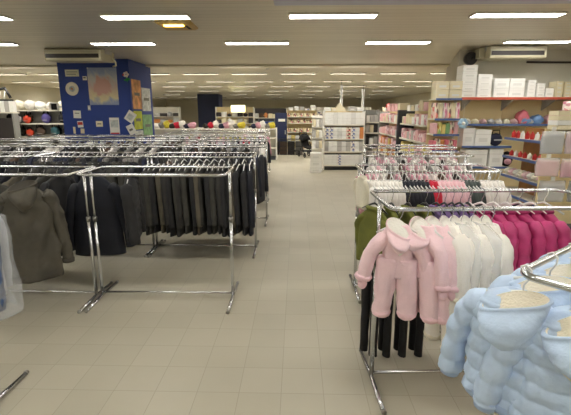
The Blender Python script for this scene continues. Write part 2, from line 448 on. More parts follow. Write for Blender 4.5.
# ------------------------------------------------------------------ garments
def sup(a, b, th, p):
    c, s = math.cos(th), math.sin(th)
    return a*math.copysign(abs(c)**(2/p), c), b*math.copysign(abs(s)**(2/p), s)
def fb(x, y, z): return noise.fractal(Vector((x, y, z)), 1.0, 2.0, 3)
def torso(w, d, L, quilt=0.0, pitch=.085, flare=.0, wr=.006, fold=.0, seed=0.0, nr=30, na=36, taper=0.0, p=2.3, zneck=-.092, pinch=0.0, slope=.062):
    """hollow clothing body hung from the neck: x = shoulder axis, +y = back, origin on the rail"""
    rings = []; h = w/2; zs = zneck-slope
    for i in range(nr+1):
        t = i/nr
        if t < .2:
            u = t/.2; z = zneck+(zs-zneck)*u; a = .055+(h*.94-.055)*u**.85; b = .038+(d*.42-.038)*u
        else:
            u = (t-.2)/.8; z = zs+(-L-zs)*u
            a = h*(.94+.06*min(1, u*5))*(1+flare*u-taper*math.sin(PI*u)); b = d*(.42+.08*min(1, u*4))*(1+.5*flare*u)
        ring = []
        for j in range(na):
            th = 2*PI*j/na; x, y = sup(a, b, th, p)
            n = Vector((x/(a*a), y/(b*b), 0)); n.normalize()
            off = wr*fb(x*9+seed, y*9, z*5+seed)
            if t > .16:
                off += fold*min(1, u*1.5 if t >= .2 else 0)*math.sin(5*th+seed*3+2*fb(seed, z*2, 0))
                if quilt: off += quilt*(abs(math.sin(PI*(z-zs)/pitch+.5*fb(x*4, y*4+seed, z*2)))**.55-.55)
            if pinch and t > .14: off += pinch*(noise.noise(Vector((x*34+seed, y*34, z*13)))+.6*noise.noise(Vector((x*60+seed, y*60, z*40))))
            ring.append((x+n.x*off, y+n.y*off, z+.3*wr*fb(x*8, seed, y*8)))
        rings.append(ring)
    last = rings[-1]; cz = -L
    rings.append([(x*.9, y*.82, z+.004) for x, y, z in last]); rings.append([(x*.85, y*.7, z+.10) for x, y, z in last])
    first = rings[0]
    rings = [[(x*.8, y*.75, z-.03) for x, y, z in first], [(x*.86, y*.8, z-.001) for x, y, z in first]]+rings
    return MB().loft(rings[::-1], True, False)
def sleeve(s, w, L, r0, r1, out=.03, fy=-.02, quilt=0.0, pitch=.08, wr=.004, seed=0.0, nr=22, n=14, flat=.85, slope=.062):
    h = w/2; zs = -.108-slope
    P0 = [Vector((s*(h-.055), 0, zs+.018)), Vector((s*(h+.004), 0, zs-.040)), Vector((s*(h+.02+out*.35), fy*.3, zs-.35*L)), Vector((s*(h+.02+out*.8), fy*.75, zs-.7*L)), Vector((s*(h+.02+out), fy, zs-L))]
    def pt(t):
        q = t*4; i = min(3, int(q)); f = q-i
        a = P0[max(0, i-1)]; b = P0[i]; c = P0[i+1]; e = P0[min(4, i+2)]
        return .5*((2*b)+(c-a)*f+(2*a-5*b+4*c-e)*f*f+(3*b-a-3*c+e)*f**3)
    rings = []
    for i in range(nr+1):
        t = i/nr; c = pt(t); r = r0+(r1-r0)*t; r *= min(1, .62+t*3)
        tg = (pt(min(1, t+.02))-pt(max(0, t-.02))).normalized(); uy = Vector((0, 1, 0)); uy = (uy-tg*uy.dot(tg)).normalized(); ux = uy.cross(tg)
        ring = []
        for j in range(n):
            th = 2*PI*j/n; k = r+wr*fb(math.cos(th)*1.4+seed, math.sin(th)*1.4+s, t*7+seed)
            if quilt: k += quilt*min(1, .25+t*3)*(abs(math.sin(PI*t*L/pitch+seed))**.55-.55)+quilt*.3*noise.noise(Vector((math.cos(th)*3.5+seed, math.sin(th)*3.5, t*9)))
            ring.append(tuple(c+ux*math.cos(th)*k*flat+uy*math.sin(th)*k))
        rings.append(ring)
    e = rings[-1]; c = Vector(pt(1))
    rings.append([tuple(c+(Vector(q)-c)*.8) for q in e]); rings.append([tuple(c+(Vector(q)-c)*.7+Vector((0, 0, .04))) for q in e])
    return MB().loft(rings, True, True), c
def hood(w, d, drop, y0, z0, lean=.0, seed=0.0, n=28, back=.07, nr=14, wr=.006, quilt=0.0, sag=.05):
    """hood lying collapsed on the upper back: outer bag and the inner lining that shows in its narrow mouth"""
    yc = y0+d*.5
    def rim(th, k=1.0, dz=0.0):
        c, q = math.cos(th), math.sin(th)
        x = w/2*k*c; y = yc+d/2*k*q-.25*d*c*c
        return Vector((x, y, z0-sag*(.5+.5*q)+lean*x-.018*c*c+dz))
    cen = Vector((0, yc, z0-sag*.5))
    outer = []
    for i in range(nr+1):
        t = i/nr; ring = []
        kx = max(.02, 1-(t*.985)**2.0); ky = max(.03, 1-(t*.98)**2.6)
        for j in range(n):
            th = 2*PI*j/n; q = rim(th); sn = math.sin(th)
            b = Vector((q.x*kx, cen.y+(q.y-cen.y)*ky+back*math.sin(PI*min(1, t*.9))*(.35+.65*max(0, sn))*.9, q.z*(1-t)+(z0-sag*.5-drop)*t+(.0 if sn > 0 else .01)*t))
            o = wr*fb(b.x*13+seed, b.y*13, b.z*11)*(.4+t)+(quilt*(abs(math.sin(PI*(t*2.2+.25*math.cos(th))))**.5-.5) if quilt else 0)*min(1, 3*t)
            b += Vector((math.cos(th), max(.0, sn)+.2, 0))*o
            ring.append(tuple(b))
        outer.append(ring)
    roll = [[tuple(rim(2*PI*j/n, k, dz)) for j in range(n)] for k, dz in ((1.04, .004), (1.02, .013), (.93, .014), (.87, .006))]
    mo = MB().loft(outer[::-1]+roll[0:3], True, False)
    inner = [roll[2], roll[3]]
    for i in range(1, 7):
        t = i/6; k = .87*(1-.8*t*t)
        inner.append([tuple(Vector((rim(2*PI*j/n, k).x, cen.y+(rim(2*PI*j/n, .87).y-cen.y)*(1-.6*t)+back*.35*math.sin(PI*t*.8), rim(2*PI*j/n, .87).z-drop*.7*t))) for j in range(n)])
    return mo, MB().loft(inner, False, True)
def leg(s, w, ztop, L, r0, r1, wr=.004, seed=0.0, n=14, nr=16, spread=.0):
    rings = []
    for i in range(nr+1):
        t = i/nr; r = r0+(r1-r0)*t; c = Vector((s*(w/4+spread*t), -.004*t, ztop-L*t))
        rings.append([tuple(c+Vector((math.cos(2*PI*j/n)*1.12, math.sin(2*PI*j/n)*.92, 0))*(r+wr*fb(math.cos(2*PI*j/n)+seed, math.sin(2*PI*j/n)+s*3, t*6))) for j in range(n)])
    return MB().loft(rings, True, True)

def puffer_proto(name, w, d, L, Ls, quilt, pitch, body_m, trim_m, lining_m=None, hooded=True, r0=.062, r1=.048, out=.05, seed=1.0, hood_s=(.25, .09, .20), wr=.006, flare=.04, lean=.0, fine=(40, 44), sq=.8):
    parts = [('body', torso(w, d, L, quilt, pitch, flare, wr, .002, seed, *fine, pinch=quilt*.4).mesh('body', body_m), [])]
    for s in (-1, 1):
        sl, c = sleeve(s, w, Ls, r0, r1, out, -.02, quilt*sq, pitch*1.05, .008, seed+s, fine[0]*2//3, 18)
        cf = MB().tube([(c.x-s*.002, c.y, c.z+.012), (c.x, c.y, c.z-.012), (c.x+s*.002, c.y, c.z-.030)], [r1*.86, r1*.8, r1*.74], 12)
        parts.append(('sleeve', sl.mesh('sleeve', body_m), [('cuff', cf.mesh('cuff', trim_m))]))
    if hooded:
        ho, hi = hood(hood_s[0], hood_s[1], hood_s[2], .048, -.084, lean, seed, quilt=quilt*.5)
        parts.append(('hood', ho.mesh('hood', body_m), [('lining', hi.mesh('lining', lining_m or trim_m))]))
    else:
        cl = MB().tube([(.062*math.cos(2*PI*i/16), .046*math.sin(2*PI*i/16), -.088) for i in range(16)], .017, 8, True)
        parts.append(('collar', cl.mesh('collar', trim_m), []))
    zz = MB()
    for i in range(int((L-.14)/.012)): zz.box(-.004, .004, -d*.5-.012, -d*.5-.004, -.14-i*.012-.009, -.14-i*.012)
    parts.append(('zipper', zz.mesh('zipper', trim_m), []))
    hb = MB().loft([[(w/2*(1+flare)*k*sup(1, 1, 2*PI*j/36, 2.3)[0], d*.52*(1+flare*.5)*k*sup(1, 1, 2*PI*j/36, 2.3)[1], z) for j in range(36)] for k, z in ((.98, -L+.012), (1.0, -L), (.98, -L-.022), (.9, -L-.022))], False, False)
    parts.append(('hem', hb.mesh('hem', trim_m), []))
    return Proto(name, parts)
def snowsuit_proto(name, w, d, Lb, Ll, Ls, body_m, cuff_m, lining_m, seed=1.0, out=.10, hood_s=(.15, .085, .14), mitt=True, lean=.5):
    parts = [('body', torso(w, d, Lb, 0, .1, -.36, .010, .003, seed, 30, 40, -.03).mesh('body', body_m), [])]
    for s in (-1, 1):
        sl, c = sleeve(s, w, Ls, .058, .050, out, -.01, .004, .11, .008, seed+s)
        cf = MB().tube([(c.x, c.y, c.z+.014), (c.x+s*.002, c.y, c.z-.004), (c.x+s*.004, c.y, c.z-.020)], [.050, .056, .048], 12)
        subs = [('cuff', cf.mesh('cuff', cuff_m))]
        if mitt:
            mt = MB().ball((c.x+s*.006, c.y, c.z-.045), (.030, .036, .042)); mt.ball((c.x+s*.004, c.y-.03, c.z-.035), (.014, .016, .022))
            subs.append(('mitten', mt.mesh('mitten', cuff_m)))
        parts.append(('sleeve', sl.mesh('sleeve', body_m), subs))
        lg = leg(s, w, -Lb+.12, Ll+.07, .063, .050, .008, seed+s, spread=.028)
        zf = -Lb+.05-Ll
        ft = MB().ball((s*(w/4+.028), -.016, zf+.004), (.062, .066, .038), namp=.1)
        parts.append(('leg', lg.mesh('leg', body_m), [('foot', ft.mesh('foot', cuff_m))]))
    ho, hi = hood(hood_s[0], hood_s[1], hood_s[2], .015, -.070, lean, seed, wr=.010, sag=.075, back=.08)
    parts.append(('hood', ho.mesh('hood', body_m), [('lining', hi.mesh('lining', lining_m))]))
    zz = MB()
    for i in range(int((Lb-.14)/.012)): zz.box(-.004, .004, -d*.5-.010, -d*.5-.003, -.14-i*.012-.009, -.14-i*.012)
    parts.append(('zipper', zz.mesh('zipper', cuff_m), []))
    return Proto(name, parts)
def jacket_proto(name, w, d, L, Ls, body_m, seed=1.0, quilt=0.0, r0=.062, r1=.046, out=-.005, fy=-.05, slope=.062, flare=.03):
    parts = [('body', torso(w, d, L, quilt, .09, flare, .006, .004, seed, 26, 28, slope=slope).mesh('body', body_m), [])]
    for s in (-1, 1):
        sl, c = sleeve(s, w, Ls, r0, r1, out, fy, quilt, .09, .006, seed+s, 16, 12, slope=slope)
        parts.append(('sleeve', sl.mesh('sleeve', body_m), []))
    cl = MB().tube([(.060*math.cos(2*PI*i/14), .042*math.sin(2*PI*i/14), -.088+.012*math.sin(2*PI*i/14)) for i in range(14)], .016, 6, True)
    parts.append(('collar', cl.mesh('collar', body_m), []))
    return Proto(name, parts)
def simple_garment(w, d, L, Ls, seed, body=1, sleeves=True, quilt=0.0):
    b = torso(w, d, L, quilt, .09, .05, .006, .004, seed, 14, 18)
    if sleeves:
        for s in (-1, 1):
            sl, c = sleeve(s, w, Ls, .05, .038, 0, -.04, quilt, .09, .005, seed+s, 9, 8)
            b.add(sl.v, sl.f)
    return b.mesh('garment', 'charcoal')

# ---- left side racks -------------------------------------------------------
def R(x0, x1, y, rot, label, group=None): return Rack(x0, x1, y, rot, label, group)
A = R(-2.04, -.66, 4.08, .008, 'empty chrome clothes rack nearest to the aisle, left of the walkway')
Lr = R(-3.52, -2.10, 4.06, .0, 'chrome clothes rack holding the grey hooded jacket, beside the empty rack')
Z0 = R(-3.40, -2.00, 2.36, .0, 'chrome rack whose foot shows in the lower left corner of the photo')
row2 = [R(-1.98, -.57, 5.68, .004, 'chrome rack with a full row of charcoal jackets behind the empty rack'),
        R(-3.44, -2.03, 5.68, 0, 'chrome rack of dark jackets behind the navy coats'),
        R(-4.90, -3.49, 5.68, 0, 'chrome rack of dark jackets behind the grey hooded jacket, outermost in its row')]
row3 = [R(-.53-1.45*k-1.40, -.53-1.45*k, 7.30, 0, 'chrome clothes rack in the third row left of the aisle, %s from the aisle' % od(k), 'third row racks') for k in range(4)]
row4 = [R(-.62-1.45*k-1.40, -.62-1.45*k, 8.85, 0, 'chrome clothes rack in the fourth row left of the aisle, %s from the aisle' % od(k), 'fourth row racks') for k in range(5)]
row5 = [R(-.75-1.45*k-1.40, -.75-1.45*k, 10.35, 0, 'chrome clothes rack in the last row before the blue column, %s from the aisle' % od(k), 'fifth row racks') for k in range(4)]
row6 = [R(-.9-1.45*k-1.40, -.9-1.45*k, 12.3, 0, 'chrome clothes rack of light clothes beside the blue column, %s from the aisle' % od(k), 'sixth row racks') for k in range(2)]
row7 = [R(-.9-1.45*k-1.40, -.9-1.45*k, 13.9, 0, 'chrome clothes rack of bright clothes beyond the blue column, %s from the aisle' % od(k), 'seventh row racks') for k in range(2)]

def hang(proto, label, cat, loc, rz, hk='clear', where='on a rack', group=None, mats=None, scale=None, name=None, drop=0.0):
    o = proto.put(label, cat, Vector(loc)-Vector((0, 0, drop)), rz, group, mats, scale, name)
    hanger(hk, where, loc, rz)
    return o

# hero garments, left
PARKA = None
def parka():
    w, d, L = .42, .17, 1.03
    parts = [('body', torso(w, d, L, 0, .1, .17, .030, .013, 4.2, 60, 60, slope=.12).mesh('body', 'grey_parka'), [])]
    for s in (-1, 1):
        sl, c = sleeve(s, w, .68, .080, .054, .075, -.02, 0, .1, .024, 2.2+s, 36, 20, slope=.12)
        cf = MB().tube([(c.x, c.y, c.z+.03), (c.x, c.y, c.z-.008)], [.058, .056], 14)
        parts.append(('sleeve', sl.mesh('sleeve', 'grey_parka'), [('cuff', cf.mesh('cuff', 'grey_parka_trim'))]))
    ho, hi = hood(.24, .08, .25, .045, -.082, -.25, 3.3, wr=.016, back=.10)
    parts.append(('hood', ho.mesh('hood', 'grey_parka'), [('lining', hi.mesh('lining', 'grey_parka_trim'))]))
    hb = MB().loft([[(w/2*1.17*k*sup(1, 1, 2*PI*j/36, 2.3)[0], d*.53*k*sup(1, 1, 2*PI*j/36, 2.3)[1], z) for j in range(36)] for k, z in ((.99, -L+.06), (1.015, -L+.05), (1.015, -L), (.9, -L))], False, False)
    parts.append(('hem', hb.mesh('hem', 'grey_parka_trim'), []))
    return Proto('hooded_jacket', parts)
PARKA = parka()
hang(PARKA, 'grey hooded jacket turned with its back to the aisle, hood hanging down', 'jacket', Lr.at(-1, .985), math.radians(180+32), 'black', 'of the grey hooded jacket', drop=-.016)
NAVY = jacket_proto('navy_coat', .42, .15, .97, .66, 'navy', 5.1, 0, .075, .056, .09, -.02, .13, .30)
hang(NAVY, 'long dark navy coat hanging behind the paired chrome posts', 'coat', Lr.at(1, 1.37), math.radians(180+6), 'black', 'of the navy coat behind the paired posts', drop=-.016)
PUFFB = jacket_proto('black_puffer_jacket', .44, .13, .76, .58, 'charcoal_c', 6.3, .016, slope=.09)
hang(PUFFB, 'black quilted puffer jacket right of the navy coat', 'jacket', A.at(1, .27), math.radians(180-78), 'clear', 'of the black puffer beside the navy coat')
JK = [jacket_proto('suit_jacket', .44, .075, .95, .66, 'charcoal', 1.0+i*2.7, 0, .044, .036, -.008, -.02) for i in range(3)]
# more coats on the rack of the grey jacket
for i, (sd, t, a) in enumerate(((-1, .70, 60), (-1, .58, 70), (-1, .46, 76), (-1, .34, 80), (1, .98, 80), (1, .84, 84), (1, .70, 80), (1, .56, 84), (1, .42, 88), (1, .28, 88))):
    m = ['charcoal_b', 'charcoal', 'taupe', 'navy', 'charcoal_c'][i % 5]
    hang(JK[i % 3], 'dark coat, %s rail of the grey jacket\'s rack, %s from its right end' % ('near' if sd < 0 else 'far', od((i if sd < 0 else i-4)+1)), 'coat', Lr.at(sd, t), math.radians(180+a), 'clear',
         'on the rack of the grey hooded jacket', 'dark coats around the grey jacket', {'body': m, 'sleeve': m, 'collar': m}, (.95, 1.0, 1.0))
# row two: the long row of charcoal jackets
pal = ['charcoal', 'charcoal_b', 'charcoal_c', 'taupe', 'charcoal', 'charcoal_c', 'charcoal_b']
TXT = {'charcoal': 'charcoal', 'charcoal_b': 'dark grey', 'charcoal_c': 'near-black', 'taupe': 'taupe grey', 'navy': 'dark navy', 'navy_b': 'navy blue'}
rk = row2[0]; n = 21
for i in range(n):
    m = pal[i % 7]
    if i == 17: m = 'taupe'
    if i in (15, 16, 18, 19): m = 'charcoal_c'
    if i == 20: m = 'navy'
    t = .06+i*(rk.L-.10)/(n-1)
    hang(JK[i % 3], '%s jacket in the long row behind the empty rack, %s from the aisle end' % (TXT[m], od(n-1-i)), 'jacket', rk.at(-1, t), math.radians(90+random.uniform(-9, 9)), 'clear',
         'along the row of charcoal jackets', 'jackets in the long row behind the empty rack', {'body': m, 'sleeve': m, 'collar': m}, (random.uniform(.96, 1.04), 1, random.uniform(.97, 1.03)), drop=.03)
for k, rk in enumerate(row2[1:]):
    for i in range(17 if k == 0 else 12):
        m = random.choice(['charcoal', 'charcoal_c', 'navy', 'charcoal_b'])
        t = .08+i*(rk.L-.16)/(16 if k == 0 else 11)
        hang(JK[i % 3], 'dark jacket on the second row rack %s' % ('behind the navy coats' if k == 0 else 'farthest from the aisle'), 'jacket', rk.at(-1, t), math.radians(90+random.uniform(-10, 10)), 'clear',
             'along the second row %s' % ('behind the navy coats' if k == 0 else 'farthest from the aisle'), 'dark jackets, second row %s' % ('behind the navy coats' if k == 0 else 'farthest out'), {'body': m, 'sleeve': m, 'collar': m})
G_L = [simple_garment(.44, .07, .88, .58, 3.1+i*1.9) for i in range(3)]
G_S = [simple_garment(.36, .06, .62, .44, 1.1+i*1.7) for i in range(3)]
def fill(rk, side, n, meshes, cols, name, label, group, hk='clear', where='', t0=.07, t1=None, ang=90, jit=10, sc=(1, 1, 1), cat='jacket'):
    t1 = rk.L-.07 if t1 is None else t1
    for i in range(n):
        t = t0+(t1-t0)*(i/(n-1) if n > 1 else .5); p = rk.at(side, t); rz = math.radians(ang+random.uniform(-jit, jit))+rk.rot
        m = cols[i % len(cols)] if isinstance(cols, tuple) else random.choice(cols)
        single(name, random.choice(meshes), label, cat, p-Vector((0, 0, .035)), rz, group, m, sc)
        if hk: hanger(hk if isinstance(hk, str) else hk[i % len(hk)], where, p, rz)
dark = ['charcoal', 'charcoal_c', 'charcoal_b', 'navy', 'navy_b', 'grey_cloth', 'brown_cloth']
# the row behind, showing at the aisle end
fill(row2[0], 1, 12, G_L, dark, 'dark_jacket', 'dark jacket on the far rail behind the long row of charcoal jackets', 'jackets behind the long row', 'clear', 'behind the row of charcoal jackets', .15)
for k, rk in enumerate(row3):
    fill(rk, -1, [18, 16, 14, 12][k], G_L, ['navy', 'charcoal_c', 'navy_b', 'charcoal'] if k == 0 else dark, 'dark_jacket', 'dark jacket on the third row left of the aisle, %s rack' % od(k), 'third row jackets, %s rack' % od(k), 'clear', 'on the third row, %s rack' % od(k))
mid = ['charcoal', 'grey_cloth', 'navy', 'brown_cloth', 'white_cloth', 'charcoal_c', 'taupe']
for k, rk in enumerate(row4):
    fill(rk, -1, [12, 11, 10, 9, 7][k], G_L, mid, 'row_jacket', 'grey or dark jacket on the fourth row left of the aisle, %s rack' % od(k), 'fourth row jackets, %s rack' % od(k), 'clear', 'on the fourth row, %s rack' % od(k))
lite = ['white_cloth', 'grey_cloth', 'white_cloth', 'charcoal', 'taupe', 'coat_pale', 'brown_cloth']
for k, rk in enumerate(row5):
    fill(rk, -1, [11, 10, 9, 7][k], G_L, lite, 'row_garment', 'light or dark garment on the row before the blue column, %s rack' % od(k), 'fifth row garments, %s rack' % od(k), 'clear', 'on the fifth row, %s rack' % od(k), sc=(1, 1, 1), cat='garment')
for k, rk in enumerate(row6):
    fill(rk, -1, 10, G_L, ['white_cloth', 'navy', 'grey_cloth', 'white_cloth', 'pale_rose'], 'row_garment', 'light garment on the rack beside the blue column, %s rack' % od(k), 'sixth row garments, %s rack' % od(k), 'clear', 'on the sixth row', cat='garment')
for k, rk in enumerate(row7):
    fill(rk, -1, 10, G_L, ['red_cloth', 'yellow_cloth', 'white_cloth', 'grey_cloth', 'charcoal', 'white_cloth'], 'row_garment', 'bright garment on the rack beyond the blue column, %s rack' % od(k), 'seventh row garments, %s rack' % od(k), 'clear', 'on the seventh row', cat='garment')

# plastic covered coat and jeans at the left picture edge
pc = thing('covered_coat', 'pale coat with blue jeans under a clear plastic cover, at the left picture edge', 'coat', Z0.at(1, 1.17), math.radians(180+62))
torso(.40, .12, .74, 0, .1, .05, .01, .004, 7.7, 26, 32).build('body', 'coat_pale', pc)
for s in (-1, 1): sleeve(s, .40, .52, .055, .045, .0, -.02, 0, .1, .008, 4+s)[0].build('sleeve', 'coat_pale', pc)
jn = MB()
for s in (-1, 1): jn.add(*(lambda q: (q.v, q.f))(leg(s, .30, -.30, .50, .07, .055, .006, 3+s)))
jn.build('jeans', 'jeans', pc, (0, .105, 0))
torso(.52, .34, .86, 0, .1, .10, .022, .012, 9.1, 34, 40, zneck=-.085).build('plastic_cover', 'film_b', pc)
tg_ = MB().box(-.012, .012, -.003, .003, -.94, -.86); tg_.tube([(0, 0, -.86), (0, 0, -.80)], .0015, 4); tg_.build('price_tag', 'stitch_red', pc, (.10, .10, 0))
hanger('clear', 'of the plastic covered coat', Z0.at(1, 1.17), math.radians(180+62))

# ---- right side racks ------------------------------------------------------
B = R(.55, 1.97, 2.77, .055, 'chrome clothes rack holding the pink snowsuits and magenta jackets')
Cr = R(.645, 2.0, 4.36, .012, 'chrome clothes rack of small white and navy tops behind the magenta jackets')
Dr = R(.93, 2.33, 5.86, 0, 'chrome clothes rack of pale children\'s clothes, third along the right side')
Er = R(1.16, 2.62, 7.22, 0, 'chrome clothes rack of pink children\'s clothes, fourth along the right side')
# pink snowsuits on the near rail
PINK = [snowsuit_proto('pink_snowsuit', .20, .12, .42, .30, .27, 'pink_fleece', 'pink_cuff', 'white_fleece', 1.3+i*2, o) for i, o in enumerate((.075, .03, .02))]
for i, (t, a, lab) in enumerate(((.045, 168, 'pink fleece snowsuit at the left end of the rail, arms spread, white lined hood'),
                                 (.20, 128, 'pink fleece snowsuit turned sideways, second from the left end of the rail'),
                                 (.285, 116, 'pink fleece snowsuit next to the white suits, third from the left end of the rail'))):
    hang(PINK[i], lab, 'snowsuit', B.at(-1, t), math.radians(a), 'white', 'of a pink snowsuit', 'pink snowsuits on the near rail')
WHITE = [snowsuit_proto('white_snowsuit', .26, .11, .52, .40, .34, 'white_fleece', 'ivory_fleece', 'white_fleece', 2.3+i*2, .0, (.15, .05, .08), False) for i in range(2)]
for i in range(5):
    t = .355+i*.062; a = 106-i*2
    o = hang(WHITE[i % 2], 'white fleece snowsuit between the pink suits and magenta jackets, %s from the pink ones' % od(i), 'snowsuit', B.at(-1, t), math.radians(a), 'white', 'of a white snowsuit', 'white snowsuits on the near rail')
    if i in (1, 3):
        cv = torso(.40, .10, .82, 0, .1, .12, .012, .006, 3.1+i, 30, 36, zneck=-.08).build('plastic_cover', 'film', o)
# far rail of the same rack
OLIVE = jacket_proto('olive_outfit', .30, .055, .50, .36, 'olive_cloth', 2.2, 0, .036, .03, -.01, -.03)
for pn in (0,):
    tr_ = MB()
    for s in (-1, 1): tr_.add(*(lambda q: (q.v, q.f))(leg(s, .20, -.40, .86, .036, .032, .004, 3+s, 10, 10)))
    OLIVE.parts.append(('trousers', tr_.mesh('trousers', 'black_cloth'), []))
for i in range(4):
    hang(OLIVE, 'olive jacket and black trousers set on the far rail, %s from the left end' % od(i), 'outfit', B.at(1, .04+i*.125), math.radians((120 if i == 0 else 100)+random.uniform(-5, 5)), 'black', 'of the olive outfits', 'olive outfits behind the pink suits', drop=.045)
PURP = jacket_proto('purple_jacket', .30, .055, .52, .38, 'purple_cloth', 4.2, 0, .038, .032, -.01, -.03)
for i in range(5):
    hang(PURP, 'dusty purple jacket on the far rail behind the white suits, %s from the olive sets' % od(i), 'jacket', B.at(1, .50+i*.058), math.radians(98+random.uniform(-5, 5)), 'black', 'of the purple jackets', 'purple jackets behind the white suits', drop=.045)
MAG = [puffer_proto('magenta_jacket', .34, .085, .55, .40, .014, .075, 'magenta_puffer', 'magenta_trim', None, False, .050, .040, .005, 1.7+i*2.1) for i in range(2)]
for i in range(7):
    hang(MAG[i % 2], 'magenta quilted puffer jacket, %s from the left in the magenta row' % od(i), 'jacket', B.at(1, .74+i*.094), math.radians(112+random.uniform(-4, 4)), 'white', 'of the magenta jackets', 'magenta puffer jackets', drop=.065)
MAGN = {'body': 'navy_b', 'sleeve': 'navy_b', 'collar': 'navy', 'zipper': 'navy', 'hem': 'navy', 'cuff': 'navy'}
E2 = R(2.10, 3.5, 2.95, .05, 'chrome clothes rack of navy puffers at the right picture edge')
for i, (t, m, nm) in enumerate(((-.0, 'grey_cloth', 'pale grey'), (.10, 'navy_b', 'navy'), (.22, 'navy_b', 'navy'), (.34, 'navy_b', 'navy'))):
    mm = {k: m for k in MAGN}
    if m == 'grey_cloth': mm = {k: 'white_cloth' for k in MAGN}
    hang(MAG[i % 2], '%s puffer jacket right of the magenta row%s' % (nm, '' if i == 0 else ', %s navy one' % od(i-1)), 'jacket', E2.at(-1, t+.06), math.radians(125), 'white', 'of the puffers at the picture edge', None, mm, name='puffer_jacket')
# rack of small tops behind
seq = ['white_cloth']*8+['navy']*7+['red_cloth']*2+['pale_rose']*7+['slate_cloth']*4+['white_cloth']*6
NMC = {'white_cloth': 'white', 'navy': 'dark navy', 'red_cloth': 'bright red', 'pale_rose': 'pale pink', 'slate_cloth': 'slate green'}
cnt = {}
TOP = [simple_garment(.28, .034, .52, .34, 5.1+i*1.9) for i in range(3)]
for i, m in enumerate(seq):
    p = Cr.at(-1, .07+i*(Cr.L-.12)/(len(seq)-1)); rz = math.radians(100+random.uniform(-4, 4))
    k = 'white_r' if i > 20 and m == 'white_cloth' else m; cnt[k] = cnt.get(k, -1)+1
    lab = '%s small top behind the magenta jackets, %s %s one from the %s' % (NMC[m], od(cnt[k]), NMC[m].split()[-1], 'left' if k != 'white_r' else 'red top rightwards')
    single('child_shirt', TOP[i % 3], lab, 'top', p+Vector((0, 0, .008)), rz, 'small tops behind the magenta jackets', m)
    hanger('white' if m in ('white_cloth', 'pale_rose') else 'black', 'of the small tops behind the magenta jackets', p, rz)
fill(Cr, 1, 16, G_S, ('rose_cloth', 'rose_cloth', 'pale_rose', 'white_cloth', 'brown_cloth', 'rose_cloth', 'charcoal'), 'child_shirt', 'pink toned child top on the far rail of the small tops rack', 'pink tops on the far rail', ('red', 'red', 'white'), 'of the pink tops on the far rail', jit=6, cat='top', sc=(.8, .8, .8))
cw = single('cream_coat', G_S[1], 'cream coat hanging askew at the aisle end of the small tops rack', 'coat', Cr.at(-1, .01, .12), math.radians(110), None, 'ivory_fleece', (.6, 1.0, .62))
hanger('white', 'of the askew cream coat', Cr.at(-1, .01, .12), math.radians(110))
fill(Dr, -1, 18, G_S, ('white_cloth', 'pale_rose', 'white_cloth', 'grey_cloth', 'white_cloth', 'brown_cloth', 'rose_cloth'), 'child_garment', 'pale child garment on the third rack along the right side', 'pale garments, third right rack', ('white', 'black', 'red'), 'on the third rack along the right side', cat='garment', sc=(.85, .9, .9))
fill(Dr, 1, 10, G_S, ('charcoal', 'white_cloth', 'rose_cloth', 'pale_rose'), 'child_garment', 'child garment on the far rail of the third right rack', 'garments, far rail of third right rack', ('white', 'black'), 'on the far rail of the third right rack', cat='garment', sc=(.85, .9, .9))
fill(Er, -1, 14, G_S, ('white_cloth', 'rose_cloth', 'white_cloth', 'pale_rose', 'grey_cloth'), 'child_garment', 'pink or white child garment on the fourth rack along the right side', 'garments, fourth right rack', ('white', 'black'), 'on the fourth rack along the right side', cat='garment', sc=(.85, .9, .9))
# dark shoe hanging low beside the rack end
# ---- light blue jackets in the foreground ----------------------------------
ang = math.radians(39); e1 = Vector((math.cos(ang), math.sin(ang), 0)); e2 = Vector((math.sin(ang), -math.cos(ang), 0))
corner = Vector((.785, 1.425, 0))
ctr = corner+e1*.70+e2*.295
NR = Rack(-.70, .70, 0, ang, 'chrome clothes rack of light blue puffers in the right foreground')
NR.c = ctr; NR.o.location = ctr
BLUE = [puffer_proto('blue_puffer_jacket', .34, .17, .54, .37, .013, .070, 'blue_puffer', 'blue_trim', 'cream_fleece', True, .064, .054, .075, 1.2+i*2.3, (.24, .07, .19), .020, .06, -.42, (90, 96), 1.0) for i in range(3)]
blues = [(NR.at(1, .07), 129, 0, 'light blue puffer jacket hung at the rack corner, cream lined hood, left sleeve hanging free'),
         (NR.at(1, .30), 129, 1, 'light blue puffer jacket directly behind the one at the rack corner'),
         (NR.at(1, .52), 129, 2, 'light blue puffer jacket second behind the one at the rack corner'),
         (NR.at(1, .76), 130, 0, 'light blue puffer jacket third behind the one at the rack corner')]
pe = corner+e2*.20+e1*.075; pe.z = RAIL
blues.append((pe, 152, 2, 'light blue puffer jacket nearest to the camera, cut by the right picture edge'))
for p, a, k, lab in blues:
    hang(BLUE[k], lab, 'jacket', p, math.radians(a), 'white', 'of a light blue puffer', 'light blue puffer jackets')

# ------------------------------------------------------------------ big blue column and what hangs on it
struct('wall_column', MB().box(-6.3, -4.41, 11.40, 13.1, 0, CEIL), 'column_blue')
struct('wall_pillar', MB().box(-7.45, -5.85, 32.2, 33.8, 0, CEIL), 'column_navy')
YF = 11.40
def flat_on_col(name, label, cat, x, z, w, h, m, rot=0.0, th=.012, group=None, sub=None):
    o = MB().box(-w/2, w/2, -th, 0, -h/2, h/2).build(name, m, None, (x, YF, z)); o.rotation_euler = (0, rot, 0); tag(o, label, cat, group)
    if sub:
        for (pn, x0, x1, z0, z1, mm) in sub: MB().box(x0*w, x1*w, -th-.003, -th+.001, z0*h, z1*h).build(pn, mm, o)
    return o
flat_on_col('name_plate', 'cream name plate with faint lines, upper left on the blue column', 'sign', -5.92, 2.92, .36, .17, 'sign_cream', 0, .015, None,
            [('printed_lines', -.40, .40, .12, .22, 'sign_ink'), ('printed_lines', -.40, .30, -.22, -.12, 'sign_ink')])
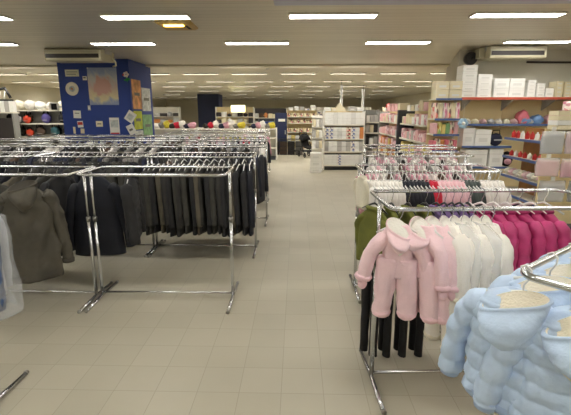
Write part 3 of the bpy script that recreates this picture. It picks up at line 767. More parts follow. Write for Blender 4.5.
dl = thing('wall_plate', 'round cream decorative plate on the blue column, under the name plate', 'wall plate', (-5.96, YF, 2.52))
X90 = Matrix.Rotation(math.radians(90), 4, 'X')
MB().lathe([(.15, 0), (.175, .008), (.172, .02), (.12, .012)], 28, X90).build('dish', 'porcelain', dl)
MB().lathe([(.075, .012), (.075, .0145)], 22, X90).build('painted_motif', 'picture_grey', dl)
MB().lathe([(.03, .0145), (.03, .0165)], 14, X90).build('painted_centre', 'picture_orange', dl)
flat_on_col('thermostat', 'small white square thermostat beside the big poster', 'thermostat', -5.59, 2.79, .10, .10, 'paper', 0, .025, None, [('display', -.3, .3, -.05, .3, 'sign_ink')])
flat_on_col('light_switch', 'small grey switch below the lower left corner of the poster', 'switch', -5.55, 2.03, .07, .13, 'carton_grey', 0, .02, None, [('rocker', -.3, .3, -.3, .3, 'paper')])
po = thing('poster', 'large painted poster of a pink mound under a blue sky on the blue column', 'poster', (-5.12, YF, 2.58))
pm = MB(); N = 12
g = [[(-.39+.78*i/N + .015*(j/N-.5), -.012-.02*abs(math.sin(3*i/N+j/N*2)), -.475+.95*j/N) for i in range(N+1)] for j in range(N+1)]
vs = [p for r in g for p in r]; vb = [(x, y+.004, z) for x, y, z in vs]; n1 = N+1
fs = [(j*n1+i, j*n1+i+1, (j+1)*n1+i+1, (j+1)*n1+i) for j in range(N) for i in range(N)]
pm.add(vs, fs).add(vb, [tuple(reversed(f)) for f in fs]); pm.build('sheet', 'poster', po)
for x, z in ((-.37, .46), (.36, .46)): MB().box(x-.015, x+.015, -.03, -.012, z-.015, z+.015).build('tape', 'paper', po)
pl = thing('plush_flower', 'small plush flower with green leaves hung at the upper right of the blue column', 'decoration', (-4.48, YF, 2.81))
m_ = MB()
for a in range(5): m_.ball((.045*math.cos(a*1.257), -.03, .07+.045*math.sin(a*1.257)), (.035, .02, .035), 8, 6)
m_.build('petals', 'plush_white', pl); MB().ball((-.07, -.03, .06), (.03, .02, .03), 8, 6).build('bow', 'paper_red', pl)
MB().tube([(0, -.03, .03), (.02, -.03, -.12)], .012, 6).ball((.05, -.03, -.05), (.05, .02, .03), 8, 6).ball((-.03, -.03, -.07), (.04, .02, .025), 8, 6).build('leaves', 'plush_green', pl)
for nm, lab, x, z, w, h, r, mm, sub in (
    ('notice_sheet', 'white notice sheet at the left edge of the blue column', -5.9, 1.86, .20, .20, .03, 'paper', [('print', -.3, .3, .1, .2, 'sign_ink')]),
    ('notice_card', 'red and white card under the left notice sheet', -5.84, 1.60, .15, .17, -.05, 'paper', [('red_print', -.45, .45, -.1, .35, 'paper_red')]),
    ('sticker', 'narrow cream sticker lowest at the left of the blue column', -6.02, 1.44, .06, .18, 0, 'carton_cream', None),
    ('sticker', 'square cream sticker under the red and white card', -5.80, 1.42, .10, .13, .04, 'carton_cream', None),
    ('notice_card', 'small cream card in the lower middle of the blue column', -5.32, 1.61, .18, .15, 0, 'carton_cream', [('print', -.3, .3, -.1, .1, 'sign_ink')]),
    ('notice_sheet', 'tall printed sheet left of the tilted papers on the blue column', -4.91, 1.56, .26, .43, 0, 'paper', [('print', -.4, .4, -.1, .35, 'picture_grey'), ('red_print', -.45, .45, -.5, -.42, 'paper_red')]),
    ('tilted_sheet', 'upper tilted white sheet at the right edge of the blue column', -4.46, 1.80, .24, .28, .62, 'paper', [('print', -.3, .3, -.3, .25, 'picture_grey')]),
    ('tilted_sheet', 'lower tilted white sheet at the right edge of the blue column', -4.46, 1.46, .20, .27, -.45, 'paper', [('print', -.3, .2, -.1, .1, 'sign_ink')])):
    flat_on_col(nm, lab, 'notice', x, z, w, h, mm, r, .008, None, sub)
# posters on the column's aisle side
for lab, y0, y1, z0, z1, mm in (('orange picture panel on the aisle side of the blue column', 11.5, 12.15, 2.0, 2.78, 'picture_orange'), ('lime green poster under the orange panel on the blue column', 11.5, 12.1, 1.45, 1.95, 'picture_lime'),
                            ('grey lettered poster farther back on the column side', 12.2, 12.9, 1.95, 2.6, 'picture_grey'), ('green and grey poster lower back on the column side', 12.15, 12.9, 1.2, 1.85, 'picture_green'), ('small pale poster under the lime green one', 11.5, 12.1, 1.1, 1.42, 'picture_grey')):
    o = MB().box(0, .012, -(y1-y0)/2, (y1-y0)/2, -(z1-z0)/2, (z1-z0)/2).build('wall_poster', mm, None, (-4.41, (y0+y1)/2, (z0+z1)/2)); tag(o, lab, 'poster')
    MB().box(.011, .015, -(y1-y0)*.3, (y1-y0)*.3, -.03, .05).build('print', 'sign_ink', o)
fo = thing('framed_mirror', 'small square white framed mirror at the left edge of the blue column', 'mirror', (-6.5, YF+.02, 2.06))
f_ = MB()
for a in ((-.11, .11, .08, .11), (-.11, .11, -.11, -.08), (-.11, -.08, -.08, .08), (.08, .11, -.08, .08)): f_.box(a[0], a[1], -.04, 0, a[2], a[3])
f_.build('frame', 'paper', fo); MB().box(-.08, .08, -.02, 0, -.08, .08).build('glass', 'grille', fo); MB().box(.10, .24, -.01, .01, -.02, .02).build('bracket', 'carton_grey', fo)

# ------------------------------------------------------------------ air conditioners and ceiling boxes
def ac_unit(lab, x0, x1, y0, y1, z0, z1):
    r = thing('air_conditioner', lab, 'air conditioner', ((x0+x1)/2, y0, z0)); w = (x1-x0)/2; h = z1-z0; d = y1-y0
    prof = [(0, .03), (.02, 0), (d-.05, .02), (d, .06), (d, h), (0, h)]
    m = MB(); n = len(prof); v = [(sx*w, y, z) for sx in (-1, 1) for y, z in prof]
    m.add(v, [tuple(range(n)), tuple(reversed(range(n, 2*n)))]+[(i, i+n, (i+1) % n+n, (i+1) % n) for i in range(n)], False); m.build('casing', 'ac_cream', r)
    MB().box(-w+.02, w-.05, -.006, .012, h*.24, h*.60).build('air_slot', 'ac_dark', r)
    for i in range(2): MB().box(-w+.04, w-.07, -.012, -.004, h*(.33+.14*i), h*(.35+.14*i)).build('louvre', 'carton_dark', r)
    MB().box(-w, w, -.004, .004, h*.86, h*.89).build('front_seam', 'carton_seam', r)
    for sx in (-1, 1): MB().box(sx*w-.02, sx*w+.02, d*.3, d*.75, h*.7, h+.02).build('mounting_bracket', 'carton_grey', r)
    return r
a1 = ac_unit('long cream air conditioner under the ceiling before the blue column', -5.50, -4.26, 9.5, 10.2, 3.01, 3.25)
MB().tube([(.66, .5, .1), (.72, .5, .02), (.72, .52, -.05), (.64, .54, -.07)], .02, 7).build('drain_pipe', 'ac_cream', a1)
a2 = ac_unit('long cream air conditioner on the right under the ceiling, above the white cartons', 4.0, 5.15, 9.3, 9.97, 3.01, 3.25)
MB().box(-.70, -.575, .25, .6, .03, .24, .01).build('side_box', 'ac_cream', a2)
sp_ = thing('round_fan', 'round black wall fan at the corner above the white cartons', 'fan', (3.80, 9.80, 3.06))
MB().lathe([(.05, -.1), (.13, -.08), (.14, 0), (.13, .05), (.10, .06)], 24, X90).build('housing', 'black_plastic', sp_)
MB().lathe([(.03, .055), (.03, .075)], 12, X90).build('hub', 'grille', sp_)
g_ = MB()
for i in range(3): g_.tube([((.04+.03*i)*math.cos(2*PI*j/20), -.068, (.04+.03*i)*math.sin(2*PI*j/20)) for j in range(20)], .004, 4, True)
g_.build('grille', 'carton_dark', sp_); MB().box(-.03, .03, .05, .14, -.03, .03).build('wall_arm', 'black_plastic', sp_)
tag(MB().tube([(5.1, 9.96, 3.0), (7.5, 9.96, 2.98)], .022, 8).build('conduit', 'ac_dark'), 'dark conduit running along the wall right of the air conditioner', 'pipe')
cs = thing('ceiling_cassette', 'yellowish ceiling cassette with a lit amber lamp beside the fluorescent light', 'ceiling unit', (-1.90, 7.02, CEIL))
MB().loft([[(x*k, y*k, z) for x, y in ((-.27, -.30), (.27, -.30), (.27, .30), (-.27, .30))] for k, z in ((1, -.004), (1, -.03), (.86, -.055), (.80, -.055))][::-1], True, True).build('housing', 'cassette', cs)
MB().box(-.15, .15, -.20, -.12, -.075, -.05, .006).build('lamp', 'lamp_amber', cs)
for i in range(3): MB().box(.16, .20, -.12+.1*i, -.05+.1*i, -.062, -.05).build('vent', 'ac_dark', cs)
SMK = Proto('smoke_detector', [('base', MB().lathe([(.06, -.01), (.06, 0)], 16).mesh('base', 'paper'), []), ('dome', MB().lathe([(.02, -.045), (.045, -.035), (.05, -.01)], 16).mesh('dome', 'paper'), [])])
SMK.put('small round smoke detector on the ceiling over the far aisle', 'smoke detector', (-.95, 13.9, CEIL-.0))

# ------------------------------------------------------------------ cartons and packed goods
def carton_mesh(seam=True):
    b = MB().box(-.5, .5, -.5, .5, 0, 1, .02); s = MB().box(-.502, .502, -.502, .502, .70, .725); l = MB().box(-.28, .28, -.506, -.498, .25, .5)
    return b.mesh('carton', 'carton_white'), s.mesh('lid_seam', 'carton_seam'), l.mesh('label', 'label_pale')
CM, CS, CL = carton_mesh()
CARTON = Proto('carton', [('box', CM, []), ('lid_seam', CS, []), ('label', CL, [])])
def carton(lab, x, y, z, w, d, h, m='carton_white', group=None, rz=0.0, name='carton', parts=True, cat='box'):
    if parts: return CARTON.put(lab, cat, (x, y, z), rz, group, {'box': m}, (w, d, h), name)
    return single(name, CM, lab, cat, (x, y, z), rz, group, m, (w, d, h))
JAR = MB().lathe([(.0, 0), (.42, 0), (.5, .06), (.5, .6), (.42, .74), (.2, .82), (.2, 1), (0, 1)], 12).mesh('jar', 'carton_red')
MUGM = MB().lathe([(0, 0), (.38, 0), (.42, .1), (.42, 1), (.36, 1), (.36, .12), (0, .1)], 12).tube([(.42, 0, .8), (.62, 0, .72), (.66, 0, .5), (.58, 0, .3), (.42, 0, .25)], .05, 6).mesh('mug', 'porcelain')
PACK = MB().box(-.5, .5, -.5, .5, 0, 1, .12).mesh('pack', 'carton_pink')
BAGM = torso(.9, .5, 1.0, 0, .1, .05, .03, .02, 3.0, 14, 18).mesh('bundle', 'carton_dark')
BALL = MB().ball((0, 0, .5), .5, 14, 9, namp=.35).mesh('bundle', 'white_cloth')

def shelf_unit(name, lab, x, y, rz, W, D, H, levels, back='panel_cream', edge='shelf_white', side=None, base='panel_dark', top=False, bh=.14, group=None, uprights=(0, 1)):
    """local frame: width along x from 0 to W, front at y=0 facing -y, depth D"""
    r = thing(name, lab, 'shelving', (x, y, 0), rz, group)
    MB().box(0, W, D-.03, D, 0, H).build('back_panel', back, r)
    if side:
        for u in uprights: MB().box(u*W-.018, u*W+.018, 0, D, 0, H, .004).build('side_panel', side, r)
    MB().box(.02, W-.02, .02, D-.03, 0, bh).build('base_plinth', base, r)
    for z in levels:
        o = MB().box(0, W, .015, D-.03, z-.03, z).build('shelf', 'shelf_white', r)
        MB().box(0, W, -.004, .015, z-.04, z+.004).build('shelf_edge', edge, o)
    if top: MB().box(-.02, W+.02, -.01, D, H-.02, H+.02).build('top_cap', edge, r)
    return r
def stock(x, y, rz, W, D, z, n, kinds, cols, h0, h1, name, lab, group, fillw=.9, cat='goods', depth=.6):
    """one row of goods on a shelf; same local frame as shelf_unit"""
    Rz = Matrix.Rotation(rz, 3, 'Z'); st = W/n
    for i in range(n):
        h = random.uniform(h0, h1); p = Rz @ Vector((st*(i+.5), D*.40, 0))+Vector((x, y, z))
        me = kinds[i % len(kinds)]; w = st*fillw
        if me is MUGM or me is JAR: w = min(w, h*.9); dd = w
        else: dd = D*depth
        single(name, me, lab, cat, p, rz, group, cols[i % len(cols)] if isinstance(cols, tuple) else random.choice(cols), (w, dd, h))

# right wall: long upper shelf with white cartons
us = thing('wall_shelf', 'long wall shelf with a red front edge carrying white cartons', 'shelf', (3.3, 9.42, 2.22))
MB().box(.22, 5.0, 0, .56, -.035, 0).build('board', 'shelf_white', us); MB().box(.22, 5.0, -.012, 0, -.045, .008).build('front_edge', 'shelf_red', us)
for x in (.45, 1.35, 2.25, 3.15): 
    MB().add([(x-.012, .01, -.04), (x+.012, .01, -.04), (x-.012, .55, -.04), (x+.012, .55, -.04), (x-.012, .55, -.28), (x+.012, .55, -.28)], [(0, 1, 3, 2), (0, 2, 4), (1, 5, 3), (0, 4, 5, 1), (2, 3, 5, 4)], False).build('bracket', 'carton_grey', us)
for lab, x0, x1, rows_, cols_, hh in (('in the tallest stack, at the corner end', 3.53, 3.85, 5, 1, .135), ('in the second stack from the corner', 3.87, 4.18, 4, 1, .122), ('in the wide middle stack', 4.22, 4.88, 2, 2, .20)):
    for r_ in range(rows_):
        for c_ in range(cols_):
            w = (x1-x0)/cols_
            carton('white carton %s, %s from the bottom%s' % (lab, od(r_), '' if cols_ == 1 else (', corner side' if c_ == 0 else ', wall side')), x0+w*(c_+.5), 9.66, 2.22+hh*r_, w*.97, .36, hh*.985)
for j, (x, w, rws, hh) in enumerate(((5.03, .17, 5, .073), (5.23, .18, 2, .15), (5.42, .18, 1, .20), (5.62, .15, 4, .085), (5.80, .15, 5, .066), (5.97, .16, 5, .066), (6.2, .22, 3, .11))):
    for r_ in range(rws):
        carton('small box, %s stack right of the wide white carton stack, %s from the bottom' % (od(j), od(r_)), x, 9.64, 2.22+hh*r_, w*.97, .3, hh*.985, 'carton_white' if j not in (3, 4) else 'carton_cream')
# cream lower wall panels and the shelf with blue edge
for i in range(4): tag(MB().box(3.66+1.02*i, 4.67+1.02*i, 9.955, 10, .2, 2.17).build('trim_%d' % (3+i), 'panel_cream'), kind='structure')
def wall_shelf(lab, x0, x1, z, y0=9.5, m='shelf_blue'):
    s = thing('wall_shelf', lab, 'shelf', (x0, y0, z)); MB().box(0, x1-x0, 0, 9.955-y0, -.03, 0).build('board', 'shelf_white', s); MB().box(0, x1-x0, -.012, 0, -.04, .006).build('front_edge', m, s); return s
wall_shelf('wall shelf with a blue front edge under the red edged one', 3.66, 6.6, 1.66)
wall_shelf('lower wall shelf with a blue edge carrying white boxes', 3.66, 4.75, 1.18)
wall_shelf('lowest wall shelf with a blue edge behind the clothes racks', 3.66, 4.75, .72)
for i in range(9):
    x = 3.8+i*.17
    single('folded_bundle', BALL, 'small pale folded bundle on the blue edged wall shelf, %s from the corner' % od(i), 'goods', (x, 9.68, 1.66), 0, None, ['white_cloth', 'ivory_fleece', 'pale_rose', 'coat_pale'][i % 4], (.15, .24, .11))
for i, (x, m, h, nm) in enumerate(((5.05, 'carton_blue', .17, 'pale blue'), (5.32, 'carton_blue', .20, 'pale blue'), (5.62, 'carton_pink', .22, 'pink'), (5.0, 'carton_rose', .30, 'rose'), (5.9, 'carton_pink', .34, 'pink'), (6.15, 'print_cool', .45, 'patterned'))):
    single('soft_pack', BALL, '%s soft pack on the blue edged wall shelf, %s pack from the bundles' % (nm, od(i)), 'pack', (x, 9.68, 1.66), 0, None, m, (.29, .3, h))
for lab, x, z, w, h in (('large white box left on the lower blue edged shelf', 3.80, 1.18, .26, .40), ('large white box right on the lower blue edged shelf', 4.12, 1.18, .34, .36), ('wide white box on the lowest blue edged shelf', 4.0, .72, .5, .38), ('upright white box at the end of the lowest blue edged shelf', 4.45, .72, .3, .40)):
    carton(lab, x, 9.66, z, w, .3, h)
hd = thing('handbag', 'dark blue handbag standing beside the white boxes', 'bag', (4.43, 9.6, 1.18), .2)
MB().ball((0, 0, .14), (.16, .10, .14), 14, 9, namp=.12).build('pouch', 'navy_b', hd); MB().tube([(-.1, 0, .24), (-.08, 0, .34), (.08, 0, .34), (.1, 0, .24)], .012, 6).build('strap', 'black_cloth', hd)
MB().box(-.10, .10, -.108, -.09, .12, .15).build('flap_trim', 'coat_pale', hd)
bp_ = thing('backpack', 'small black backpack with a pink patch below the dark blue handbag', 'bag', (4.72, 9.6, .72), -.1)
MB().ball((0, 0, .17), (.14, .11, .17), 14, 9, namp=.1).build('pouch', 'black_cloth', bp_); MB().ball((0, -.09, .12), (.08, .04, .07), 10, 7).build('pocket', 'rose_cloth', bp_)

# shelving run along the right side, facing the aisle (front faces -x)
def side_unit(name, lab, X, y0, y1, H, levels, back, edge, side=None, D=.45, **k):
    # width along +y, front towards -x: rotate by -90: local x -> -y ... start at far end
    return shelf_unit(name, lab, X, y1, -PI/2, y1-y0, D, H, levels, back, edge, side, **k)
side_unit('shelving_bay', 'cream shelving bay of pink goods beyond the dark upright', 3.1, 13.05, 16.5, 1.95, [.45, .80, 1.18, 1.60], 'panel_cream', 'shelf_white', 'panel_grey', bh=.12)
side_unit('shelving_bay', 'cream shelving bay of pink goods before the dark upright', 3.1, 10.55, 12.95, 1.95, [.45, .80, 1.18, 1.60], 'panel_cream', 'shelf_white', None, bh=.12)
tag(MB().box(3.02, 3.6, 12.95, 13.05, 0, 1.98, .006).build('dark_upright', 'panel_dark'), 'dark grey upright panel between the two bays of pink goods', 'panel')
for nm, y0, y1 in (('beyond', 13.05, 16.5), ('before', 10.55, 12.95)):
    for q, z in enumerate((.45, .80, 1.18, 1.60)):
        n = 14 if nm == 'beyond' else 11
        cols = {0: ['carton_yellow', 'carton_cream', 'carton_orange'], 1: ['carton_pink', 'carton_yellow', 'carton_orange', 'print_pink'], 2: ['carton_pink', 'carton_grey', 'print_pink', 'pale_rose'], 3: ['carton_white', 'carton_pink', 'carton_cream', 'print_pink']}[q]
        stock(3.1, y1, -PI/2, y1-y0, .45, z, n, [PACK, CM], cols, .18, .30, 'goods_pack', 'pink or cream pack on the %s shelf of the bay %s the dark upright' % (['lowest', 'second', 'third', 'top'][q], nm), 'packs %s the dark upright, %s shelf' % (nm, od(q)))
for i in range(14):
    y = 10.8+i*.40
    if 12.75 < y < 13.25: continue
    carton('box on the top of the pink goods bays, %s from the near end' % od(i), 3.33, y, 1.95, .3, .3, random.uniform(.10, .26), random.choice(['carton_white', 'carton_pink', 'carton_cream', 'carton_pink']), None, 0, 'box', False)
for i, y in enumerate((15.6, 11.4)):
    rb = thing('red_bag', 'small bright red bag on top of the pink goods bays, %s' % ('far one' if i == 0 else 'near one'), 'bag', (3.3, y, 2.05 if i == 0 else 1.98)); MB().ball((0, 0, .08), (.12, .11, .08), 12, 8, namp=.3).build('sack', 'bag_red', rb); MB().tube([(-.04, 0, .14), (0, 0, .2), (.04, 0, .14)], .012, 6).build('handle', 'bag_red', rb)
# end unit with patterned goods, faces the camera
shelf_unit('shelving_bay', 'tall end shelf of patterned goods under cream cartons', 2.95, 9.28, 0, .55, .5, 2.18, [.75, 1.10, 1.45, 1.78, 2.2], 'panel_cream', 'shelf_blue', None, bh=.12)
for q, (z, cols) in enumerate(((.75, ['carton_rose', 'print_pink']), (1.10, ['carton_rose', 'print_warm', 'carton_orange', 'carton_rose', 'print_warm']), (1.45, ['carton_pink', 'print_lime', 'carton_yellow', 'carton_green', 'print_warm']), (1.78, ['print_warm', 'carton_cream', 'print_pink']))):
    for i in range(6):
        single('goods_pack', PACK, 'patterned pack on the %s shelf of the end unit, %s along' % (['lowest', 'second', 'third', 'fourth'][q], od(i)), 'pack', (3.0+.09*i, 9.48, z), 0, None, cols[i % len(cols)], (.083, .3, random.uniform(.20, .27) if q < 3 else .33))
for i, (x, z) in enumerate(((3.08, 2.2), (3.36, 2.2), (3.08, 2.38), (3.36, 2.38))):
    carton('cream carton on top of the end shelf, %s' % ['lower aisle side', 'lower wall side', 'upper aisle side', 'upper wall side'][i], x, 9.48, z, .265, .34, .175, 'carton_cream')
fl = thing('hanging_flower', 'pale blue paper flower hung at the corner of the end shelf', 'decoration', (3.53, 9.2, 1.68)); m_ = MB()
for a in range(6): m_.ball((.06*math.cos(a*PI/3), 0, .06*math.sin(a*PI/3)), (.055, .03, .055), 8, 6)
m_.build('petals', 'flower_blue', fl); MB().ball((0, -.03, 0), (.04, .03, .04), 8, 6).build('centre', 'paper', fl); MB().tube([(0, 0, .1), (0, 0, .4)], .004, 4).build('thread', 'paper', fl)

# wooden run with jars and hanging packs on the far right
side_unit('shelving_bay', 'wooden backed shelving bay of red jars facing the aisle', 4.12, 6.95, 8.55, 1.62, [.36, .71, 1.08, 1.43], 'wood_brown', 'shelf_blue', None, D=.42, bh=.12)
for q, (z, kinds, cols) in enumerate(((.71, [BALL], ['ivory_fleece', 'pale_rose', 'white_cloth']), (1.08, [JAR], ['carton_red', 'carton_white', 'carton_red']), (1.43, [JAR], ['carton_red', 'carton_red', 'carton_white']))):
    for i in range(9):
        single('jar' if q else 'folded_bundle', kinds[0], ('%s jar on the %s shelf of the wooden bay, %s jar from its far end' % ('white' if cols[i % len(cols)] == 'carton_white' else 'red', ['', 'middle', 'upper'][q], od(i))) if q else 'pale bundle on the low shelf of the wooden bay, %s along' % od(i), 'jar' if q else 'goods',
               (4.24, 8.44-i*.165, z), 0, None, cols[i % len(cols)], (.075, .075, .11 if q < 2 else .14) if q else (.2, .15, .14))
shelf_unit('end_display', 'tall end display of bagged bedding at the right picture edge', 3.95, 6.62, 0, 1.1, .3, 1.66, [1.62], 'panel_cream', 'shelf_white', None, bh=.1)
for r_ in range(4):
    for c_ in range(3):
        carton('cream bedding pack on top of the end display, %s layer from below, %s column' % (od(r_), od(c_)), 4.10+.27*c_, 6.77, 1.645+.072*r_, .25, .26, .068, ['carton_cream', 'carton_white', 'carton_cream'][(r_+c_) % 3], None, 0, 'bedding_pack', False, 'pack')
for i in range(3):
    single('bedding_pack', PACK, 'patterned pack on the cream bedding stack, %s from the aisle' % od(i), 'pack', (4.25+.22*i, 6.77, 1.935), 0, None, 'print_pink', (.2, .24, .14))
def hang_bag(lab, x, z0, z1, w, m, y=6.55, film='film'):
    r = thing('bagged_set', lab, 'bagged goods', (x, y, z0)); h = z1-z0
    MB().box(-w/2+.015, w/2-.015, -.03, .03, .01, h-.05, .02).build('folded_set', m, r)
    b = MB(); rings = []
    for i in range(9):
        t = i/8; rings.append([(w/2*sup(1, 1, 2*PI*j/24, 3.5)[0]*(1-.03*math.sin(9*t)), (.045+.008*math.sin(7*t+j))*sup(1, 1, 2*PI*j/24, 3.5)[1]*(1 if t < .95 else .3), h*t) for j in range(24)])
    b.loft(rings); b.build('plastic_bag', film, r)
    MB().box(-.03, .03, -.008, .008, h-.01, h+.06).build('hang_tab', 'paper', r)
    return r
hang_bag('clear bag of a pale blue set, upper, on the aisle side of the end display', 3.88, 1.29, 1.63, .34, 'coat_pale')
hang_bag('clear bag of a pale pink set, upper, on the wall side of the end display', 4.23, 1.29, 1.63, .31, 'pale_rose')
hang_bag('clear bag of a pink set, lower bag on the aisle side of the end display', 3.84, .95, 1.23, .36, 'carton_pink', 6.52)
hang_bag('clear bag of a patterned set, lower bag on the wall side of the end display', 4.22, .93, 1.22, .36, 'print_pink', 6.52)
hang_bag('clear bag of a grey set at the bottom of the end display', 3.95, .55, .88, .4, 'carton_grey', 6.52)
hang_bag('clear bag of a dark set at the bottom of the end display', 4.40, .55, .88, .4, 'carton_dark', 6.52)

# ------------------------------------------------------------------ gondola with white boxes in the middle
GX0, GX1, GY = .92, 2.24, 14.28
shelf_unit('gondola_shelf', 'cream gondola shelf of white boxed china with a dark plinth', GX0, GY, 0, GX1-GX0, .55, 1.96, [.17, .63, 1.05, 1.52], 'panel_cream', 'shelf_white', 'panel_white', 'black_plastic', False, .16)
for q, z in enumerate((.17, .63, 1.05, 1.52)):
    for i in range(9):
        m = random.choice(['carton_white', 'carton_white', 'carton_white', 'carton_white', 'label_pale', 'carton_grey', 'print_cool'])
        if q == 2 and i in (5,): m = 'print_warm'
        if q == 2 and i == 8: m = 'carton_orange'
        hN = 4 if q in (0, 3) and i < 6 else (3 if q == 2 else 2)
        hh = [.36, .34, .38, .40][q]/hN
        for r_ in range(hN):
            carton('boxed china on the %s shelf of the gondola, %s from the aisle%s' % (['lowest', 'second', 'third', 'top'][q], od(i), '' if hN == 1 else ', %s up' % od(r_)), GX0+.075+i*.147, GY+.19, z+hh*r_, .142, .36, hh*.97, m, None, 0, 'china_box', False)
for i, (x, w, h, m) in enumerate(((1.02, .2, .12, 'carton_white'), (1.25, .18, .10, 'carton_cream'), (1.85, .2, .15, 'carton_grey'), (2.1, .22, .12, 'carton_white'))):
    carton('box lying on top of the gondola, %s from the aisle' % od(i), x, GY+.3, 1.96, w, .3, h, m, None, 0, 'box', True)
tn = thing('tent_sign', 'cream peaked display card on top of the gondola', 'sign', (1.42, GY+.2, 1.96)); MB().add([(-.22, -.05, 0), (.22, -.05, 0), (0, 0, .28), (-.22, .1, 0), (.22, .1, 0), (0, .03, .28)], [(0, 1, 2), (3, 5, 4), (0, 2, 5, 3), (1, 4, 5, 2), (0, 3, 4, 1)], False).build('card', 'carton_cream', tn); MB().box(-.2, .2, .0, .06, -.0, .02).build('foot', 'carton_grey', tn)
for x, z1, lab in ((1.52, 2.85, 'taller slim white pole rising behind the gondola'), (2.26, 2.68, 'shorter slim white pole rising at the right end of the gondola')):
    r = thing('display_pole', lab, 'pole', (x, 14.95, 0)); MB().tube([(0, 0, .02), (0, 0, z1)], .045, 10).build('tube', 'steel_pole', r); MB().tube([(0, 0, z1), (0, 0, z1+.14)], .012, 6).build('tip', 'carton_dark', r); MB().lathe([(.16, 0), (.16, .02), (.05, .03)], 16).build('base', 'steel_pole', r)
# small white end stand on the aisle side
es = thing('end_stand', 'narrow white stand at the aisle end of the gondola', 'stand', (.50, 13.98, 0)); MB().box(0, .36, .3, .34, 0, 1.82).build('back_board', 'panel_white', es); MB().box(0, .36, 0, .34, 0, .05).build('base', 'panel_white', es)
for z in (.75, 1.1, 1.45, 1.75): MB().box(0, .36, .06, .30, z-.02, z).build('tray', 'panel_white', es)
for q, z in enumerate((.75, 1.1, 1.45)):
    for i in range(3): single('small_pack', PACK, 'small pale pack on the narrow end stand, %s tray, %s along' % (od(q), od(i)), 'pack', (.57+.11*i, 14.14, z), 0, None, ['carton_white', 'carton_grey', 'carton_cream'][(i+q) % 3], (.1, .18, .24))
for r_ in range(3): carton('white carton stacked on the floor by the end stand, %s from the floor' % od(r_), .62, 13.72, .215*r_, .36, .34, .21, 'carton_white')
# grey half-height unit right of the gondola
shelf_unit('shelving_bay', 'grey shelving bay between the gondola and the pink goods', 2.32, 14.5, 0, .44, .5, 2.0, [.45, .85, 1.25, 1.6], 'panel_grey', 'shelf_white', 'panel_grey', bh=.12)
for q, z in enumerate((.45, .85, 1.25, 1.6)):
    for i in range(3): single('boxed_goods', CM, 'grey or dark boxed item in the grey bay, %s shelf, %s along' % (od(q), od(i)), 'box', (2.40+.14*i, 14.72, z), 0, None, ['carton_grey', 'carton_dark', 'carton_grey', 'carton_white', 'carton_cream'][(i*2+q) % 5], (.12, .3, random.uniform(.18, .28)))
# rear gondolas
shelf_unit('mug_shelf', 'cream shelf with rows of mugs at the far end of the aisle', -.48, 21, 0, 1.42, .5, 2.02, [.15, .55, .98, 1.42, 1.72], 'panel_cream', 'shelf_white', 'panel_cream', bh=.1)
for q, z in enumerate((.98, 1.42, 1.72)):
    for i in range(9): single('mug', MUGM, 'cream mug on the far mug shelf, %s row from below, %s along' % (od(q), od(i)), 'mug', (-.40+.155*i, 21.2, z), 0, None, 'carton_cream' if (i+q) % 2 else 'print_warm', (.16, .16, .17))
for i in range(6): single('boxed_goods', CM, 'pale box low on the far mug shelf, %s along' % od(i), 'box', (-.38+.2*i, 21.2, .55), 0, None, random.choice(['carton_cream', 'carton_yellow', 'carton_white']), (.18, .3, .26))
for i in range(5): carton('box on top of the far mug shelf, %s along' % od(i), -.3+.27*i, 21.25, 2.02, .22, .3, random.uniform(.1, .25), random.choice(['carton_grey', 'carton_white', 'print_cool']), None, 0, 'box', False)
# stroller
st = thing('stroller', 'black stroller standing before the far mug shelf', 'stroller', (.42, 18.7, 0), .4)
def wheel(x, y, r): 
    w_ = MB().tube([(x, y+r*math.cos(2*PI*j/14), r+.01+r*math.sin(2*PI*j/14)) for j in range(14)], .022, 6, True); w_.tube([(x-.02, y, r+.01), (x+.02, y, r+.01)], .03, 8); return w_
for x, y, r in ((-.22, -.32, .09), (.22, -.32, .09), (-.24, .26, .12), (.24, .26, .12)): wheel(x, y, r).build('wheel', 'rubber', st)
f_ = MB()
for s in (-1, 1): f_.tube([(s*.22, -.32, .1), (s*.2, .1, .62), (s*.18, .42, 1.05)], .016, 6).tube([(s*.24, .26, .13), (s*.2, -.05, .55)], .016, 6)
f_.tube([(-.18, .42, 1.05), (.18, .42, 1.05)], .02, 6); f_.build('frame', 'black_plastic', st)
MB().loft([[(x*.19, y0+.02*x, z) for x, (y0, z) in zip((-1, -.5, 0, .5, 1, 1, 0, -1), ((a, b), (a, b-.04), (a, b-.05), (a, b-.04), (a, b), (a+.06, b+.05), (a+.06, b), (a+.06, b+.05)))] for a, b in ((-.34, .40), (-.12, .42), (.10, .50), (.26, .86))]).build('seat', 'black_cloth', st)
rings = []
for i in range(7):
    a = math.radians(20+100*i/6); rings.append([(.21*math.cos(PI*j/8), .22-.30*math.cos(a), .66+.36*math.sin(a)*(.3+.7*math.sin(PI*j/8))) for j in range(9)]+[(.19*math.cos(PI*j/8), .22-.28*math.cos(a), .64+.34*math.sin(a)*(.3+.7*math.sin(PI*j/8))) for j in range(8, -1, -1)])
MB().loft(rings).build('canopy', 'black_cloth', st)
